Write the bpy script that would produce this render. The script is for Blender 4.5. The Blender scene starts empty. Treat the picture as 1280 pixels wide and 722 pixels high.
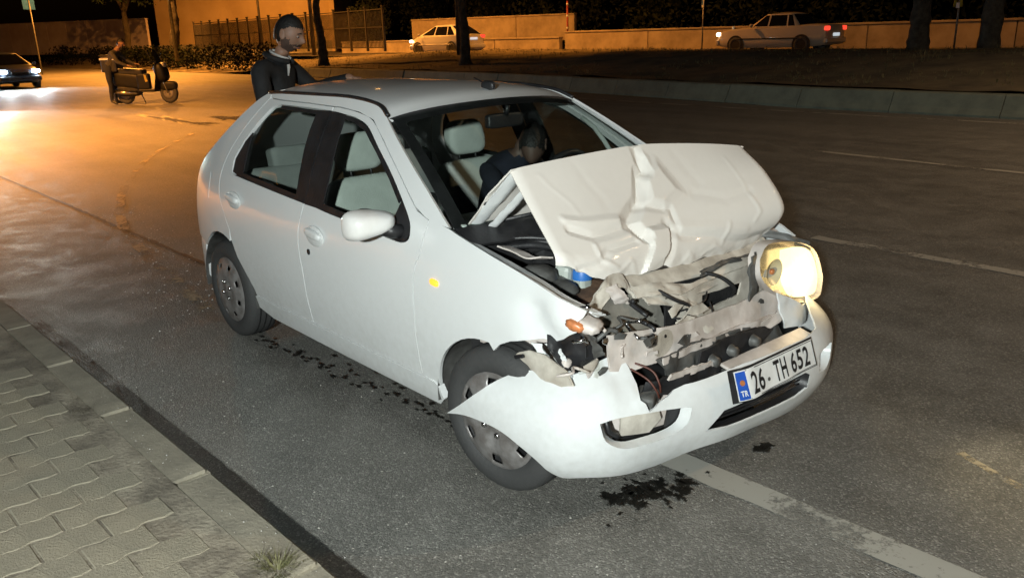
import bpy, bmesh, math, random
from mathutils import Vector, Matrix, noise
from mathutils.geometry import delaunay_2d_cdt
rad = math.radians
SC = bpy.context.scene
COL = SC.collection
rnd = random.Random(7)

# ------------------------------------------------------------------ camera, world, lights, exposure
YAW, PITCH, ROLL = 2.42405, 0.30031, -0.02843
fw = Vector((math.cos(PITCH)*math.cos(YAW), math.cos(PITCH)*math.sin(YAW), -math.sin(PITCH)))
rt = fw.cross(Vector((0, 0, 1))).normalized()
up = rt.cross(fw)
rt2 = math.cos(ROLL)*rt + math.sin(ROLL)*up
up2 = -math.sin(ROLL)*rt + math.cos(ROLL)*up
cd = bpy.data.cameras.new('camera')
cd.sensor_width = 36; cd.sensor_fit = 'HORIZONTAL'; cd.lens = 28.95; cd.clip_end = 2000; cd.clip_start = .05
cam = bpy.data.objects.new('camera', cd); COL.objects.link(cam)
m = Matrix((rt2, up2, -fw)).transposed().to_4x4(); m.translation = (3.360, -2.590, 1.664)
cam.matrix_world = m
SC.camera = cam

w = bpy.data.worlds.new('World'); SC.world = w; w.use_nodes = True
nt = w.node_tree
sky = nt.nodes.new('ShaderNodeTexSky'); sky.sky_type = 'NISHITA'; sky.sun_disc = False
sky.sun_elevation = rad(-3); sky.sun_rotation = rad(200)
nt.links.new(sky.outputs[0], nt.nodes['Background'].inputs[0])
nt.nodes['Background'].inputs[1].default_value = 0.02

def lamp(name, kind, loc, power, col, size=.1, target=None, angle=90, blend=.5, parent=None):
    d = bpy.data.lights.new(name, kind); d.energy = power; d.color = col
    if kind != 'SUN': d.shadow_soft_size = size
    if kind == 'SPOT': d.spot_size = rad(angle); d.spot_blend = blend
    o = bpy.data.objects.new(name, d); COL.objects.link(o); o.location = loc
    if target is not None:
        o.rotation_euler = (Vector(target)-Vector(loc)).to_track_quat('-Z', 'Y').to_euler()
    if parent: o.parent = parent
    return o
# moon: far weaker than day
lamp('moon', 'SUN', (0, 0, 50), .012, (.75, .85, 1), target=(20, 30, 0)).data.angle = rad(6)
# added cool white light for the unseen source on the camera's side
lamp('added_cool_light', 'SPOT', (4.00, -4.05, 2.10), 1000, (.93, 1, .97), .06, (.9, .0, .35), 100, .6)
SC.view_settings.view_transform = 'Standard'; SC.view_settings.look = 'None'
SC.view_settings.exposure = .28; SC.view_settings.gamma = 1
SC.render.engine = 'CYCLES'
cy = SC.cycles
cy.use_denoising = True
try: cy.denoiser = 'OPENIMAGEDENOISE'
except Exception: pass
cy.max_bounces = 6; cy.transparent_max_bounces = 12; cy.sample_clamp_indirect = 3; cy.sample_clamp_direct = 0
cy.caustics_reflective = False; cy.caustics_refractive = False; cy.blur_glossy = .5

# ------------------------------------------------------------------ materials
MATS = {}
def nodes(name):
    mt = bpy.data.materials.new(name); mt.use_nodes = True
    t = mt.node_tree; b = t.nodes['Principled BSDF']; MATS[name] = mt
    return mt, t, b, t.nodes, t.links
def pm(name, col, rough=.5, metal=0, var=.12, scale=6, bump=0, bscale=60, coat=0, emis=None, estr=0, col2=None, spec=.5, rvar=0, crot=.08):
    mt, t, b, N, L = nodes(name)
    tc = N.new('ShaderNodeTexCoord')
    nz = N.new('ShaderNodeTexNoise'); nz.inputs['Scale'].default_value = scale; nz.inputs['Detail'].default_value = 6
    nz.inputs['Roughness'].default_value = .6
    L.new(tc.outputs['Object'], nz.inputs['Vector'])
    mx = N.new('ShaderNodeMix'); mx.data_type = 'RGBA'
    c2 = col2 or tuple(c*(1-var*2.2) for c in col)
    mx.inputs[6].default_value = (*c2, 1); mx.inputs[7].default_value = (*col, 1)
    mr = N.new('ShaderNodeMapRange'); mr.inputs[1].default_value = .35; mr.inputs[2].default_value = .62
    L.new(nz.outputs[0], mr.inputs[0]); L.new(mr.outputs[0], mx.inputs[0]); L.new(mx.outputs[2], b.inputs['Base Color'])
    b.inputs['Roughness'].default_value = rough; b.inputs['Metallic'].default_value = metal
    b.inputs['Specular IOR Level'].default_value = spec
    if rvar:
        mr2 = N.new('ShaderNodeMapRange'); mr2.inputs[3].default_value = max(0, rough-rvar); mr2.inputs[4].default_value = rough+rvar
        L.new(nz.outputs[0], mr2.inputs[0]); L.new(mr2.outputs[0], b.inputs['Roughness'])
    if coat: b.inputs['Coat Weight'].default_value = coat; b.inputs['Coat Roughness'].default_value = crot
    if bump:
        n2 = N.new('ShaderNodeTexNoise'); n2.inputs['Scale'].default_value = bscale; n2.inputs['Detail'].default_value = 4
        L.new(tc.outputs['Object'], n2.inputs['Vector'])
        bp = N.new('ShaderNodeBump'); bp.inputs['Strength'].default_value = bump; bp.inputs['Distance'].default_value = .01
        L.new(n2.outputs[0], bp.inputs['Height']); L.new(bp.outputs[0], b.inputs['Normal'])
    if emis: b.inputs['Emission Color'].default_value = (*emis, 1); b.inputs['Emission Strength'].default_value = estr
    return mt
def glass(name, tint=(.25, .3, .28), rough=.02, ior=1.5):
    mt, t, b, N, L = nodes(name)
    out = [n for n in N if n.type == 'OUTPUT_MATERIAL'][0]; N.remove(b)
    tr = N.new('ShaderNodeBsdfTransparent'); tr.inputs[0].default_value = (*tint, 1)
    gl = N.new('ShaderNodeBsdfGlossy'); gl.inputs['Roughness'].default_value = rough
    gl.inputs[0].default_value = (.9, .95, .95, 1)
    lw = N.new('ShaderNodeLayerWeight'); lw.inputs[0].default_value = .5
    pw = N.new('ShaderNodeMath'); pw.operation = 'POWER'; pw.inputs[1].default_value = 5; L.new(lw.outputs['Facing'], pw.inputs[0])
    fr = N.new('ShaderNodeMath'); fr.operation = 'MULTIPLY_ADD'; fr.inputs[1].default_value = .92; fr.inputs[2].default_value = .045; L.new(pw.outputs[0], fr.inputs[0])
    mx = N.new('ShaderNodeMixShader'); L.new(fr.outputs[0], mx.inputs[0]); L.new(tr.outputs[0], mx.inputs[1]); L.new(gl.outputs[0], mx.inputs[2])
    L.new(mx.outputs[0], out.inputs[0])
    return mt

def paint(name, col, dirt=(.36, .34, .29), amt=.18, rough=.28, coat=.6):
    mt, t, b, N, L = nodes(name)
    tc = N.new('ShaderNodeTexCoord')
    n1 = N.new('ShaderNodeTexNoise'); n1.inputs['Scale'].default_value = 2.3; n1.inputs['Detail'].default_value = 9; n1.inputs['Roughness'].default_value = .68
    n2 = N.new('ShaderNodeTexNoise'); n2.inputs['Scale'].default_value = 34; n2.inputs['Detail'].default_value = 5
    L.new(tc.outputs['Object'], n1.inputs['Vector']); L.new(tc.outputs['Object'], n2.inputs['Vector'])
    mu = N.new('ShaderNodeMath'); mu.operation = 'MULTIPLY'; L.new(n1.outputs[0], mu.inputs[0]); L.new(n2.outputs[0], mu.inputs[1])
    sx = N.new('ShaderNodeSeparateXYZ'); L.new(tc.outputs['Object'], sx.inputs[0])
    lo = N.new('ShaderNodeMapRange'); lo.inputs[1].default_value = .75; lo.inputs[2].default_value = .15; lo.inputs[3].default_value = .15; lo.inputs[4].default_value = 1.6
    L.new(sx.outputs[2], lo.inputs[0])
    mr = N.new('ShaderNodeMapRange'); mr.inputs[1].default_value = .16; mr.inputs[2].default_value = .42; mr.inputs[4].default_value = amt
    L.new(mu.outputs[0], mr.inputs[0])
    m2 = N.new('ShaderNodeMath'); m2.operation = 'MULTIPLY'; m2.use_clamp = True; L.new(mr.outputs[0], m2.inputs[0]); L.new(lo.outputs[0], m2.inputs[1])
    mx = N.new('ShaderNodeMix'); mx.data_type = 'RGBA'; mx.inputs[6].default_value = (*col, 1); mx.inputs[7].default_value = (*dirt, 1)
    L.new(m2.outputs[0], mx.inputs[0]); L.new(mx.outputs[2], b.inputs['Base Color'])
    r2 = N.new('ShaderNodeMapRange'); r2.inputs[3].default_value = rough; r2.inputs[4].default_value = rough+.35
    L.new(m2.outputs[0], r2.inputs[0]); L.new(r2.outputs[0], b.inputs['Roughness'])
    b.inputs['Coat Weight'].default_value = coat; b.inputs['Coat Roughness'].default_value = .06
    return mt

def asphalt(name, base=(.172, .167, .150), rough=(.52, .76), agg=150, orient=0):
    mt, t, b, N, L = nodes(name)
    tc = N.new('ShaderNodeTexCoord')
    def nz(s, d=4, r=.6):
        n = N.new('ShaderNodeTexNoise'); n.inputs['Scale'].default_value = s; n.inputs['Detail'].default_value = d; n.inputs['Roughness'].default_value = r
        L.new(tc.outputs['Object'], n.inputs['Vector']); return n
    vo = N.new('ShaderNodeTexVoronoi'); vo.inputs['Scale'].default_value = agg; L.new(tc.outputs['Object'], vo.inputs['Vector'])
    big = nz(.35, 6, .65); mid = nz(3.0, 8, .7); fine = nz(55, 3, .6)
    # long streaks along the driving direction
    mp = N.new('ShaderNodeMapping'); mp.inputs['Scale'].default_value = (.06, 1.6, 1); L.new(tc.outputs['Object'], mp.inputs[0])
    st = N.new('ShaderNodeTexNoise'); st.inputs['Scale'].default_value = 1.3; st.inputs['Detail'].default_value = 5; L.new(mp.outputs[0], st.inputs['Vector'])
    def math_(op, a, bb):
        n = N.new('ShaderNodeMath'); n.operation = op
        for i, v in enumerate((a, bb)):
            if isinstance(v, (int, float)): n.inputs[i].default_value = v
            else: L.new(v, n.inputs[i])
        return n.outputs[0]
    sep = N.new('ShaderNodeSeparateColor'); L.new(vo.outputs['Color'], sep.inputs[0])
    pw = math_('POWER', sep.outputs[0], 5.0)
    v = math_('ADD', math_('MULTIPLY', pw, 1.0), math_('MULTIPLY', fine.outputs[0], .7))
    v = math_('ADD', v, math_('MULTIPLY', math_('SUBTRACT', mid.outputs[0], .5), 1.0))
    v = math_('ADD', v, math_('MULTIPLY', math_('SUBTRACT', big.outputs[0], .5), 1.0))
    v = math_('ADD', v, math_('MULTIPLY', math_('SUBTRACT', st.outputs[0], .5), .6))
    v = math_('MAXIMUM', math_('ADD', v, .40), .20)
    vm = N.new('ShaderNodeVectorMath'); vm.operation = 'SCALE'; vm.inputs[0].default_value = base; L.new(v, vm.inputs['Scale'])
    L.new(vm.outputs[0], b.inputs['Base Color'])
    r = N.new('ShaderNodeMapRange'); r.inputs[1].default_value = .35; r.inputs[2].default_value = .65; r.inputs[3].default_value = rough[0]; r.inputs[4].default_value = rough[1]
    L.new(mid.outputs[0], r.inputs[0]); L.new(r.outputs[0], b.inputs['Roughness'])
    h = math_('ADD', math_('MULTIPLY', vo.outputs['Distance'], -1.0), math_('MULTIPLY', fine.outputs[0], .8))
    bp = N.new('ShaderNodeBump'); bp.inputs['Strength'].default_value = .55; bp.inputs['Distance'].default_value = .006
    L.new(h, bp.inputs['Height']); L.new(bp.outputs[0], b.inputs['Normal'])
    b.inputs['Specular IOR Level'].default_value = .5
    return mt
def marking(name, col=(.34, .33, .30), keep=.5):
    # worn road paint: transparent where worn away
    mt, t, b, N, L = nodes(name)
    tc = N.new('ShaderNodeTexCoord'); out = [n for n in N if n.type == 'OUTPUT_MATERIAL'][0]
    n1 = N.new('ShaderNodeTexNoise'); n1.inputs['Scale'].default_value = 22; n1.inputs['Detail'].default_value = 8; n1.inputs['Roughness'].default_value = .75
    n2 = N.new('ShaderNodeTexNoise'); n2.inputs['Scale'].default_value = 2.2; n2.inputs['Detail'].default_value = 3
    for n in (n1, n2): L.new(tc.outputs['Object'], n.inputs['Vector'])
    ad = N.new('ShaderNodeMath'); ad.operation = 'ADD'; L.new(n1.outputs[0], ad.inputs[0]); L.new(n2.outputs[0], ad.inputs[1])
    mr = N.new('ShaderNodeMapRange'); mr.inputs[1].default_value = 1.12-keep*.5; mr.inputs[2].default_value = 1.3-keep*.5
    L.new(ad.outputs[0], mr.inputs[0])
    b.inputs['Base Color'].default_value = (*col, 1); b.inputs['Roughness'].default_value = .7
    tr = N.new('ShaderNodeBsdfTransparent'); mx = N.new('ShaderNodeMixShader')
    L.new(mr.outputs[0], mx.inputs[0]); L.new(tr.outputs[0], mx.inputs[1]); L.new(b.outputs[0], mx.inputs[2]); L.new(mx.outputs[0], out.inputs[0])
    return mt

WHITE = paint('white_paint', (.72, .74, .74))
CRUSH = paint('white_paint_hood', (.72, .685, .635), (.42, .35, .28), .4, .55, .04)
PRIMER = pm('bare_panel', (.60, .56, .49), .5, 0, .2, 9, .15, 30, col2=(.36, .32, .27))
SMUDGE = pm('dirty_panel', (.68, .62, .58), .45, 0, .2, 6, .1, 30, col2=(.44, .39, .35))
CLEANW = paint('white_mirror_paint', (.76, .75, .73), amt=.08)
BLACKP = pm('black_plastic', (.022, .022, .024), .45, 0, .2, 12, .15, 80)
GREYP = pm('grey_plastic', (.10, .10, .095), .5, 0, .25, 10, .2, 50, col2=(.045, .043, .04))
GREYB = pm('dusty_grey_plastic', (.24, .23, .20), .6, 0, .2, 8, .2, 40, col2=(.13, .125, .11))
DARK = pm('dark_inner', (.014, .014, .015), .7, 0, .3, 10)
ENGINE = pm('engine_grime', (.035, .035, .036), .5, .2, .3, 14, .4, 40, col2=(.012, .012, .013))
RUBBER = pm('tyre_rubber', (.045, .046, .046), .72, 0, .2, 20, .25, 90, col2=(.05, .05, .05))
RIM = pm('hubcap_silver', (.30, .29, .285), .42, .35, .2, 14, .1, 60, col2=(.17, .155, .145))
GLASS = glass('window_glass', (.84, .89, .86))
WGLASS = glass('windscreen_glass', (.80, .85, .82))
DGLASS = pm('far_glass', (.012, .013, .014), .08, 0, .2, 3, spec=.8)
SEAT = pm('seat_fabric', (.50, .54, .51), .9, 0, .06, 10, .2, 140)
SEAT_SHADE = pm('rear_seat_shaded', (.24, .26, .25), .9, 0, .06, 10, .2, 140)  # seat fabric darkened, putting the rear cabin's shade into its colour
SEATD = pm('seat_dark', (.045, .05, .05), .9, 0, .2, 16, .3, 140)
CHROME = pm('chrome', (.55, .55, .55), .2, 1, .1, 10)
LENS = glass('lamp_lens', (.95, .95, .93), .03)
LIT = pm('lit_headlamp', (1, .9, .6), .3, emis=(1, .80, .42), estr=14)
LITC = pm('lit_headlamp_cool', (1, 1, 1), .3, emis=(.75, .92, 1), estr=60)
LITW = pm('lit_headlamp_far', (1, 1, 1), .3, emis=(1, .85, .55), estr=9)
REFL = pm('reflector', (.75, .7, .6), .25, .9, .1, 12)
REFLW = pm('warm_reflector', (.9, .78, .5), .35, .2, .05, 12)
LITR = pm('lit_reflector', (1, .85, .5), .4, emis=(1, .78, .36), estr=1.7)
AMBER = pm('amber_lit', (.9, .35, .04), .3, emis=(1, .38, .03), estr=1.3)
AMBERD = pm('amber_lens', (.62, .22, .08), .35, 0, .25, 25)
RED = pm('tail_red', (.5, .02, .015), .3, emis=(1, .06, .03), estr=1.2)
REDD = pm('tail_red_dull', (.30, .015, .012), .25)
PLATEW = pm('plate_white', (.80, .80, .78), .4, 0, .08, 12)
PLATEB = pm('plate_blue', (.02, .10, .50), .4)
INK = pm('plate_ink', (.012, .012, .014), .5)
BLUECAP = pm('blue_cap', (.03, .16, .50), .4)
BOTTLE = pm('washer_bottle', (.42, .46, .42), .5)
RUSTB = pm('rusty_brown', (.13, .075, .045), .8, 0, .3, 14, .4, 40)
WIRE = pm('wire', (.10, .03, .02), .5)

# ------------------------------------------------------------------ mesh helpers
def link(name, me, mat=None, parent=None, smooth=True, kind=None):
    o = bpy.data.objects.new(name, me); COL.objects.link(o)
    if mat is not None and not me.materials: me.materials.append(mat)
    if smooth:
        me.polygons.foreach_set('use_smooth', [True]*len(me.polygons))
    if parent: o.parent = parent
    if kind: o['kind'] = kind
    return o
def from_bm(name, bm, mat, parent=None, smooth=True, kind=None):
    me = bpy.data.meshes.new(name); bm.normal_update(); bm.to_mesh(me); bm.free()
    return link(name, me, mat, parent, smooth, kind)
def pyd(name, vs, fs, mat, parent=None, smooth=True, kind=None):
    me = bpy.data.meshes.new(name); me.from_pydata([tuple(v) for v in vs], [], fs); me.update()
    return link(name, me, mat, parent, smooth, kind)
def thing(name, label, cat, loc=(0, 0, 0), rz=0, group=None):
    o = bpy.data.objects.new(name, None); COL.objects.link(o); o.location = loc; o.rotation_euler = (0, 0, rz)
    o.empty_display_size = .2
    return tag(o, label, cat, group)
def tag(o, label, cat, group=None):
    o['label'] = label; o['category'] = cat
    if group: o['group'] = group
    return o
def copy_tree(o, parent=None):
    c = o.copy(); COL.objects.link(c); c.parent = parent
    for ch in list(o.children): copy_tree(ch, c)
    return c
def solid(o, t, off=-1):
    md = o.modifiers.new('solid', 'SOLIDIFY'); md.thickness = t; md.offset = off; return o
def bevel(o, wd, seg=2, ang=35):
    md = o.modifiers.new('bev', 'BEVEL'); md.width = wd; md.segments = seg; md.limit_method = 'ANGLE'; md.angle_limit = rad(ang); return o
def esplit(o, ang=35):
    md = o.modifiers.new('es', 'EDGE_SPLIT'); md.split_angle = rad(ang); return o
def cr(pts, n=6, closed=False):
    P = [Vector(p) for p in pts]
    Q = [P[-1]]+P+[P[0], P[1]] if closed else [2*P[0]-P[1]]+P+[2*P[-1]-P[-2]]
    out = []
    for i in range(1, len(Q)-2):
        a, b, c, d = Q[i-1], Q[i], Q[i+1], Q[i+2]
        for k in range(n):
            t = k/n
            out.append(.5*((2*b)+(c-a)*t+(2*a-5*b+4*c-d)*t*t+(3*b-a-3*c+d)*t**3))
    if not closed: out.append(P[-1])
    return out
def interp(x, xs, ys):
    # smooth cubic through the points
    if x <= xs[0]: return ys[0]
    if x >= xs[-1]: return ys[-1]
    i = max(k for k in range(len(xs)-1) if xs[k] <= x)
    def slope(k):
        if k == 0: return (ys[1]-ys[0])/(xs[1]-xs[0])
        if k == len(xs)-1: return (ys[-1]-ys[-2])/(xs[-1]-xs[-2])
        return (ys[k+1]-ys[k-1])/(xs[k+1]-xs[k-1])
    h = xs[i+1]-xs[i]; t = (x-xs[i])/h
    return (2*t**3-3*t*t+1)*ys[i]+(t**3-2*t*t+t)*h*slope(i)+(-2*t**3+3*t*t)*ys[i+1]+(t**3-t*t)*h*slope(i+1)
def inside(p, poly):
    x, y = p; c = False; n = len(poly); j = n-1
    for i in range(n):
        xi, yi = poly[i]; xj, yj = poly[j]
        if (yi > y) != (yj > y) and x < (xj-xi)*(y-yi)/(yj-yi)+xi: c = not c
        j = i
    return c
def fill2d(outline, holes=(), step=.06):
    """triangulated 2-D region with interior points; returns verts, tris"""
    outline = [tuple(p[:2]) for p in outline]; holes = [[tuple(p[:2]) for p in h] for h in holes]
    def dens(poly):
        out = []
        for i in range(len(poly)):
            a = poly[i]; b = poly[(i+1) % len(poly)]
            n = max(1, int(math.dist(a, b)/step))
            out += [(a[0]+(b[0]-a[0])*k/n, a[1]+(b[1]-a[1])*k/n) for k in range(n)]
        return out
    loops = [dens(outline)]+[dens(h) for h in holes]
    V = []; E = []
    for lp in loops:
        s = len(V); V += lp; E += [(s+i, s+(i+1) % len(lp)) for i in range(len(lp))]
    bd = list(V)
    x0 = min(p[0] for p in outline); x1 = max(p[0] for p in outline); y0 = min(p[1] for p in outline); y1 = max(p[1] for p in outline)
    i = 0; y = y0+step*.5
    while y < y1:
        x = x0+(step*.5 if i % 2 else step*.2)
        while x < x1:
            if inside((x, y), outline) and not any(inside((x, y), h) for h in holes) and min((x-b[0])**2+(y-b[1])**2 for b in bd) > (step*.42)**2:
                V.append((x, y))
            x += step
        y += step*.87; i += 1
    r = delaunay_2d_cdt([Vector(v) for v in V], E, [], 0, 1e-6)
    vs = [tuple(v) for v in r[0]]; ts = []
    for f in r[2]:
        c = (sum(vs[k][0] for k in f)/len(f), sum(vs[k][1] for k in f)/len(f))
        if inside(c, outline) and not any(inside(c, h) for h in holes): ts.append(tuple(f))
    return vs, ts
def region(name, outline, fn, mat, parent, holes=(), step=.06, thick=.012, flip=False, bev=0):
    vs, ts = fill2d(outline, holes, step)
    P = [fn(a, b) for a, b in vs]
    if flip: ts = [t[::-1] for t in ts]
    o = pyd(name, P, ts, mat, parent)
    if thick: solid(o, thick, -1)
    if bev: bevel(o, bev, 1, 50)
    if thick: esplit(o, 50)
    return o
def grid(name, fn, nu, nv, mat, parent, thick=0, flip=False, kind=None, smooth=True):
    vs = [fn(i/nu, j/nv) for j in range(nv+1) for i in range(nu+1)]
    fs = []
    for j in range(nv):
        for i in range(nu):
            a = j*(nu+1)+i; f = (a, a+1, a+nu+2, a+nu+1); fs.append(f[::-1] if flip else f)
    o = pyd(name, vs, fs, mat, parent, smooth, kind)
    if thick: solid(o, thick, -1); esplit(o, 55)
    return o
def tube(name, pts, r, mat, parent=None, n=8, cyc=False, rs=None, bm=None):
    own = bm is None
    if own: bm = bmesh.new()
    P = [Vector(p) for p in pts]; rings = []
    prev = None
    for i, p in enumerate(P):
        if cyc: d = P[(i+1) % len(P)]-P[i-1]
        else: d = P[min(i+1, len(P)-1)]-P[max(i-1, 0)]
        d.normalize()
        ref = prev if prev is not None and abs(prev.dot(d)) < .95 else (Vector((0, 0, 1)) if abs(d.z) < .9 else Vector((1, 0, 0)))
        a = (ref-d*ref.dot(d)).normalized(); b = d.cross(a); prev = a
        rr = rs[i] if rs else r
        rings.append([bm.verts.new(p+a*math.cos(k*2*math.pi/n)*rr+b*math.sin(k*2*math.pi/n)*rr) for k in range(n)])
    cnt = len(rings)
    for i in range(cnt if cyc else cnt-1):
        A = rings[i]; B = rings[(i+1) % cnt]
        for k in range(n): bm.faces.new((A[k], A[(k+1) % n], B[(k+1) % n], B[k]))
    if not cyc:
        bm.faces.new(rings[0][::-1]); bm.faces.new(rings[-1])
    if own: return from_bm(name, bm, mat, parent)
def box_bm(bm, c, s, rot=None):
    mt = Matrix.Translation(c) @ (rot.to_4x4() if rot else Matrix.Identity(4)) @ Matrix.Diagonal((*s, 1))
    return bmesh.ops.create_cube(bm, size=1, matrix=mt)
def box(name, c, s, mat, parent=None, bev=.01, rot=(0, 0, 0), seg=2):
    bm = bmesh.new(); bmesh.ops.create_cube(bm, size=1, matrix=Matrix.Diagonal((*s, 1)))
    if bev: bmesh.ops.bevel(bm, geom=bm.edges[:], offset=min(bev, min(s)*.45), segments=seg, affect='EDGES', profile=.5)
    o = from_bm(name, bm, mat, parent, smooth=False); o.location = c; o.rotation_euler = rot
    return o
def lathe(name, prof, mat, parent, n=48, axis='Y'):
    """prof: (r, a) pairs round the axis"""
    vs = []; fs = []
    for i in range(n):
        t = 2*math.pi*i/n
        for r_, a in prof: vs.append((r_*math.cos(t), a, r_*math.sin(t)) if axis == 'Y' else ((a, r_*math.cos(t), r_*math.sin(t)) if axis == 'X' else (r_*math.cos(t), r_*math.sin(t), a)))
    k = len(prof)
    for i in range(n):
        for j in range(k-1):
            a = i*k+j; b = ((i+1) % n)*k+j
            fs.append((a, a+1, b+1, b))
    return pyd(name, vs, fs, mat, parent)
def blob(name, c, s, mat, parent=None, e=.55, sub=4, rot=(0, 0, 0), fn=None):
    bm = bmesh.new(); bmesh.ops.create_icosphere(bm, subdivisions=sub, radius=1)
    for v in bm.verts:
        p = v.co.copy(); mx = Vector([math.copysign(abs(q)**e, q) for q in p]); k = 1/max(1e-6, (sum(abs(q)**(2/e) for q in p)))**(e/2)
        q = p*1.0
        q = Vector([math.copysign(abs(a)**e, a) for a in p])*k if e != 1 else p
        if fn: q = fn(q)
        v.co = Vector((q.x*s[0], q.y*s[1], q.z*s[2]))
    o = from_bm(name, bm, mat, parent); o.location = c; o.rotation_euler = rot
    return o
def crumple(p, s=6, seed=0):
    q = Vector(p)*s+Vector((seed*7.3, seed*3.1, seed*1.7))
    return (abs(noise.noise(q))-.25)+.5*(abs(noise.noise(q*2.1))-.25)+.25*(abs(noise.noise(q*4.3))-.2)

# ------------------------------------------------------------------ the setting
ASPH = asphalt('asphalt')
ASPHF = asphalt('far_asphalt', (.075, .07, .062), agg=60)
CONC = pm('kerb_concrete', (.33, .298, .228), .9, 0, .15, 5, .5, 70, col2=(.22, .20, .155))
CONCG = pm('median_concrete', (.17, .19, .15), .85, 0, .2, 3, .4, 30, col2=(.12, .135, .11))
PAVER = pm('paver_concrete', (.33, .295, .22), .9, 0, .12, 7, .6, 130, col2=(.27, .245, .185))
SAND = pm('sandy_dirt', (.36, .32, .245), .95, 0, .2, 5, .8, 60, col2=(.15, .13, .10))
SOIL = pm('dry_soil', (.15, .12, .07), .95, 0, .3, 1.3, .8, 12, col2=(.065, .055, .035))
GROUND = pm('open_ground', (.06, .055, .04), .95, 0, .2, .3)
LINE = marking('lane_paint', (.36, .35, .31), .64)
LINEF = marking('faded_lane_paint', (.36, .35, .31), .58)
DUST = marking('dusty_track', (.36, .31, .22), .30)
TAR = pm('tar_seam', (.018, .017, .016), .6, 0, .2, 20, .4, 60)
OIL = pm('spilt_fluid', (.022, .021, .018), .28, 0, .3, 40, .5, 150, col2=(.008, .008, .007))

def yk(x): return -1.652+.030*x          # road-side edge of the near kerb
def sheet(name, pts, z, mat, parent=None, kind='structure'):
    return pyd(name, [(a, b, z) for a, b in pts], [tuple(range(len(pts)))], mat, parent, False, kind)
sheet('ground', [(-900, -900), (900, -900), (900, 900), (-900, 900)], -.35, GROUND)
MED = [(60, 13.2), (8, 13.4), (-1.6, 13.55), (-6, 13.7), (-11.5, 14.6), (-19, 15.7), (-31, 16.2), (-50, 15.9), (-75, 15.3), (-140, 14)]
def ymed(x):
    for (a, b), (c, d) in zip(MED, MED[1:]):
        if c <= x <= a: return b+(d-b)*(x-a)/(c-a)
    return MED[-1][1]
road = sheet('road', [(-320, yk(-320)-.08), (60, yk(60)-.08), (60, 13.6), (8, 13.8), (-6, 14.2), (-19, 16.2), (-31, 16.6), (-75, 15.8), (-320, 16)], 0, ASPH)
# near pavement: bed, kerb stones, pavers
pave = sheet('pavement', [(-320, yk(-320)-.14), (-320, -40), (60, -40), (60, yk(60)-.14)], .1278, SAND)
kerb = sheet('kerb', [(-320, yk(-320)-.02), (-320, yk(-320)-.14), (60, yk(60)-.14), (60, yk(60)-.02)], .004, CONC)
ka = math.atan(.030)
bm = bmesh.new(); bmesh.ops.create_cube(bm, size=1, matrix=Matrix.Diagonal((.792, .15, .30, 1)))
bmesh.ops.bevel(bm, geom=[e for e in bm.edges if all(v.co.z > 0 for v in e.verts)], offset=.014, segments=2, affect='EDGES')
kme = bpy.data.meshes.new('kerb_stone'); bm.to_mesh(kme); bm.free(); kme.materials.append(CONC)
for i in range(-16, 9):
    x = .92+i*.80
    o = bpy.data.objects.new('kerb_stone', kme); COL.objects.link(o); o.parent = kerb
    o.location = (x, yk(x)-.075+rnd.uniform(-.004, .004), -.02+rnd.uniform(-.004, .003)); o.rotation_euler = (rnd.uniform(-.01, .01), rnd.uniform(-.004, .004), ka+rnd.uniform(-.004, .004))
# a run of longer blocks carries the kerb on
for a, b in ((-320, -12.3), (7.75, 60)):
    pyd('kerb_stone', [(x, yk(x)-d, z) for x in (a, b) for d, z in ((0, -.1), (0, .13), (.14, .13), (.14, -.1))], [(0, 1, 5, 4), (1, 2, 6, 5), (2, 3, 7, 6), (0, 3, 2, 1), (4, 5, 6, 7)], CONC, kerb, False)
# zigzag pavers
def paver_mesh(k):
    A, Bw = .0695, .0995
    edge = [(-1, 0), (-.55, .006), (-.4, .010), (-.05, -.006), (.1, -.008), (.5, .004), (.65, .008), (1, 0)]
    top = [(e[0]*Bw, A+e[1]) for e in edge]; bot = [(e[0]*Bw, -A+e[1]) for e in edge][::-1]
    lp = top+bot
    vs = []; n = len(lp)
    for z, sc in ((-.03, 1), (.006, 1), (.0105, .965)):
        for a, b in lp: vs.append((b*sc, a*sc, z))
    fs = [tuple(range(2*n, 3*n))]
    for r_ in range(2):
        for i in range(n): fs.append((r_*n+i, r_*n+(i+1) % n, (r_+1)*n+(i+1) % n, (r_+1)*n+i))
    me = bpy.data.meshes.new('paver'); me.from_pydata(vs, [], fs); me.update(); me.materials.append(PAVER)
    bm = bmesh.new(); bm.from_mesh(me); bmesh.ops.recalc_face_normals(bm, faces=bm.faces[:]); bm.to_mesh(me); bm.free()
    return me
pme = paver_mesh(0)
for r_ in range(-26, 12):
    for c_ in range(7):
        x = .647+r_*.145; y = -1.95-.102*(r_ % 2)-.205*c_+.03*(x-.6)
        if y > yk(x)-.255: continue
        o = bpy.data.objects.new('paver', pme); COL.objects.link(o); o.parent = pave
        sink = .006*max(0, noise.noise(Vector((x*1.1, y*1.6, 3))))+ (.004 if x < -1.2 else 0)
        o.location = (x, y, .1205-sink+rnd.uniform(-.0012, .0012)); o.rotation_euler = (rnd.gauss(0, .008), rnd.gauss(0, .008), ka+rnd.gauss(0, .006))
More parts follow.
